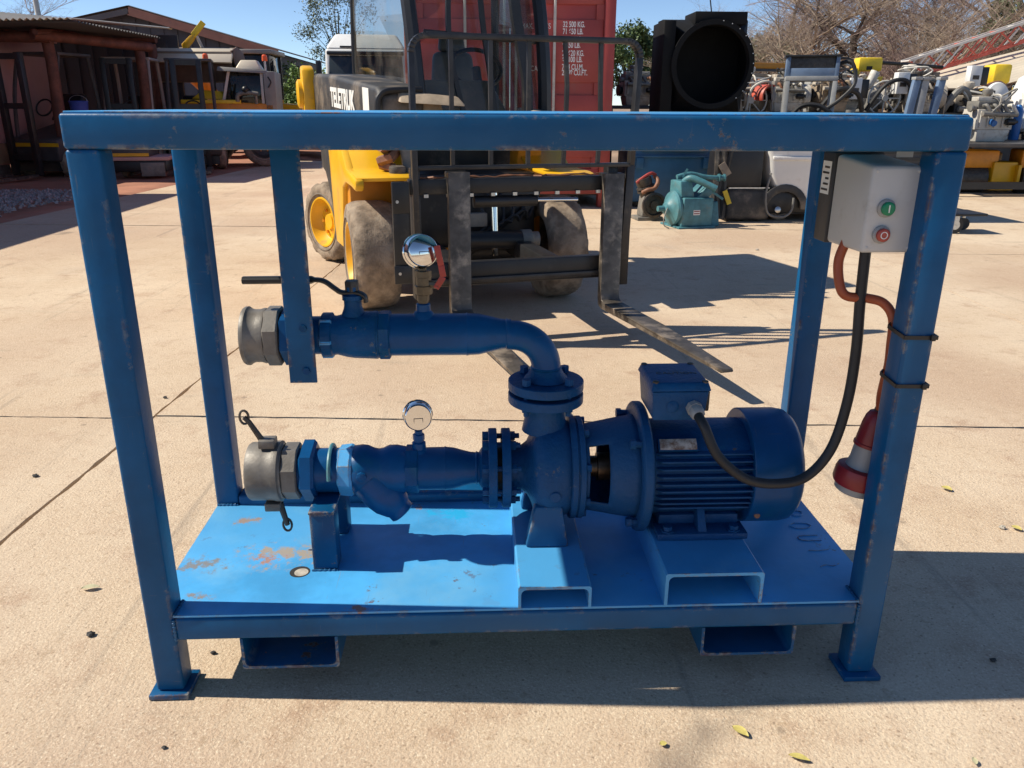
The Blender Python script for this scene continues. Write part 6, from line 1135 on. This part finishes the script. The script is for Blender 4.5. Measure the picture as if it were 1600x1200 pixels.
for k, (lb, x, y, rx_, rz_) in enumerate((('brown dry thicket bush above the radiator stand', 11.9, 33, 2.3, 1.9), ('brown dry thicket bush above the crane arm', 15.0, 35, 2.6, 2.3), ('brown dry thicket bush above the lattice mast', 19.0, 35, 2.8, 2.5), ('olive brown dry bush at the right edge of the thicket', 22.0, 33, 2.4, 2.3), ('low brown dry bush behind the lamp boxes', 13.6, 27.5, 1.9, 1.3), ('low brown dry bush behind the lean-to roof', 17.2, 27, 2.0, 1.5))):
    leafy('dry_bush', lb, (x, y, 0), rx_, rz_, 70+k, 'twig_red' if k % 2 else 'twig', 7000, .11, .07, .3, gaps=.2, cat='bush', group='dry bushes')
# ------------------------------------------------------------------ litter on the concrete
def leaf_litter(x, y, rz, L, wd, mt, label, curl=.25):
    q = MB(); n = 8; vs = []; fs = []
    for k in range(n+1):
        t_ = k/n; w_ = wd*math.sin(math.pi*min(1, t_*1.02+.0))**.7*(1-.2*t_); z = .004+L*curl*.3*math.sin(t_*3.1)
        vs += [(L*(t_-.5), -w_, z+wd*.25), (L*(t_-.5), 0, z), (L*(t_-.5), w_, z+wd*.3)]
    for k in range(n): fs += [(3*k, 3*k+3, 3*k+4, 3*k+1), (3*k+1, 3*k+4, 3*k+5, 3*k+2)]
    o = q.add(vs, fs).build('fallen_leaf', mt, None, smooth=60); o.location = (x, y, 0); o.rotation_euler = (0, 0, R(rz)); tag(o, label, 'leaf', 'fallen leaves')
LT = [((-0.319, 0.409), 8, .045, .010, 'leaf_pale', 'long pale dry leaf left of the skid'), ((1.205, -0.155), -50, .038, .011, 'leaf_yellow', 'curled yellow leaf below the right fork pocket'), ((1.297, -0.227), -25, .04, .008, 'leaf_yellow', 'narrow yellow leaf near the bottom edge'),
      ((1.043, -0.181), 10, .016, .007, 'leaf_yellow', 'tiny yellow leaf scrap near the bottom edge'), ((2.224, 0.885), -55, .035, .014, 'leaf_yellow', 'crumpled yellow green leaf right of the skid'), ((2.287, 0.622), -60, .03, .012, 'leaf_yellow', 'yellow leaf beside a pale stone at right edge'), ((1.631, -0.248), 70, .02, .006, 'leaf_pale', 'small pale leaf at the bottom right')]
for (p, rz, L, wd, mt, lb) in LT: leaf_litter(p[0], p[1], rz, L, wd, mt, lb)
def stone(p, s, mt, label, seed):
    r_ = random.Random(seed); s *= .75; q = MB().sphere((0, 0, s*.45), s, 8, (1.2, .9, .65))
    for v in q.v: v *= 1+r_.uniform(-.18, .18)
    o = q.build('stone', mt, None, smooth=25); o.location = (p[0], p[1], .0); tag(o, label, 'stone', 'stones on the concrete')
for a in (((-0.233, 0.215), .012, 'stone_dark', 'dark angular stone left of the front foot', 1), ((0.075, 0.137), .008, 'stone_dark', 'dark pebble between foot and left fork pocket', 2), ((-0.802, 1.091), .012, 'stone_dark', 'dark chip beside the long joint at left', 3), ((0.067, -0.148), .006, 'stone_dark', 'tiny dark pebble near the bottom left', 4), ((2.250, 0.631), .012, 'stone_pale', 'pale stone near the right edge', 5), ((3.154, 5.492), .018, 'stone_pale', 'white pebble in front of the white scrap truck', 6), ((3.457, 5.233), .018, 'stone_pale', 'second pale pebble further right before the scrap truck', 7), ((-0.647, 1.854), .011, 'stone_dark', 'dark chip by the joint inside the frame', 8), ((1.851, 0.042), .009, 'stone_dark', 'dark scrap in the skid shadow at right', 9)): stone(*a)
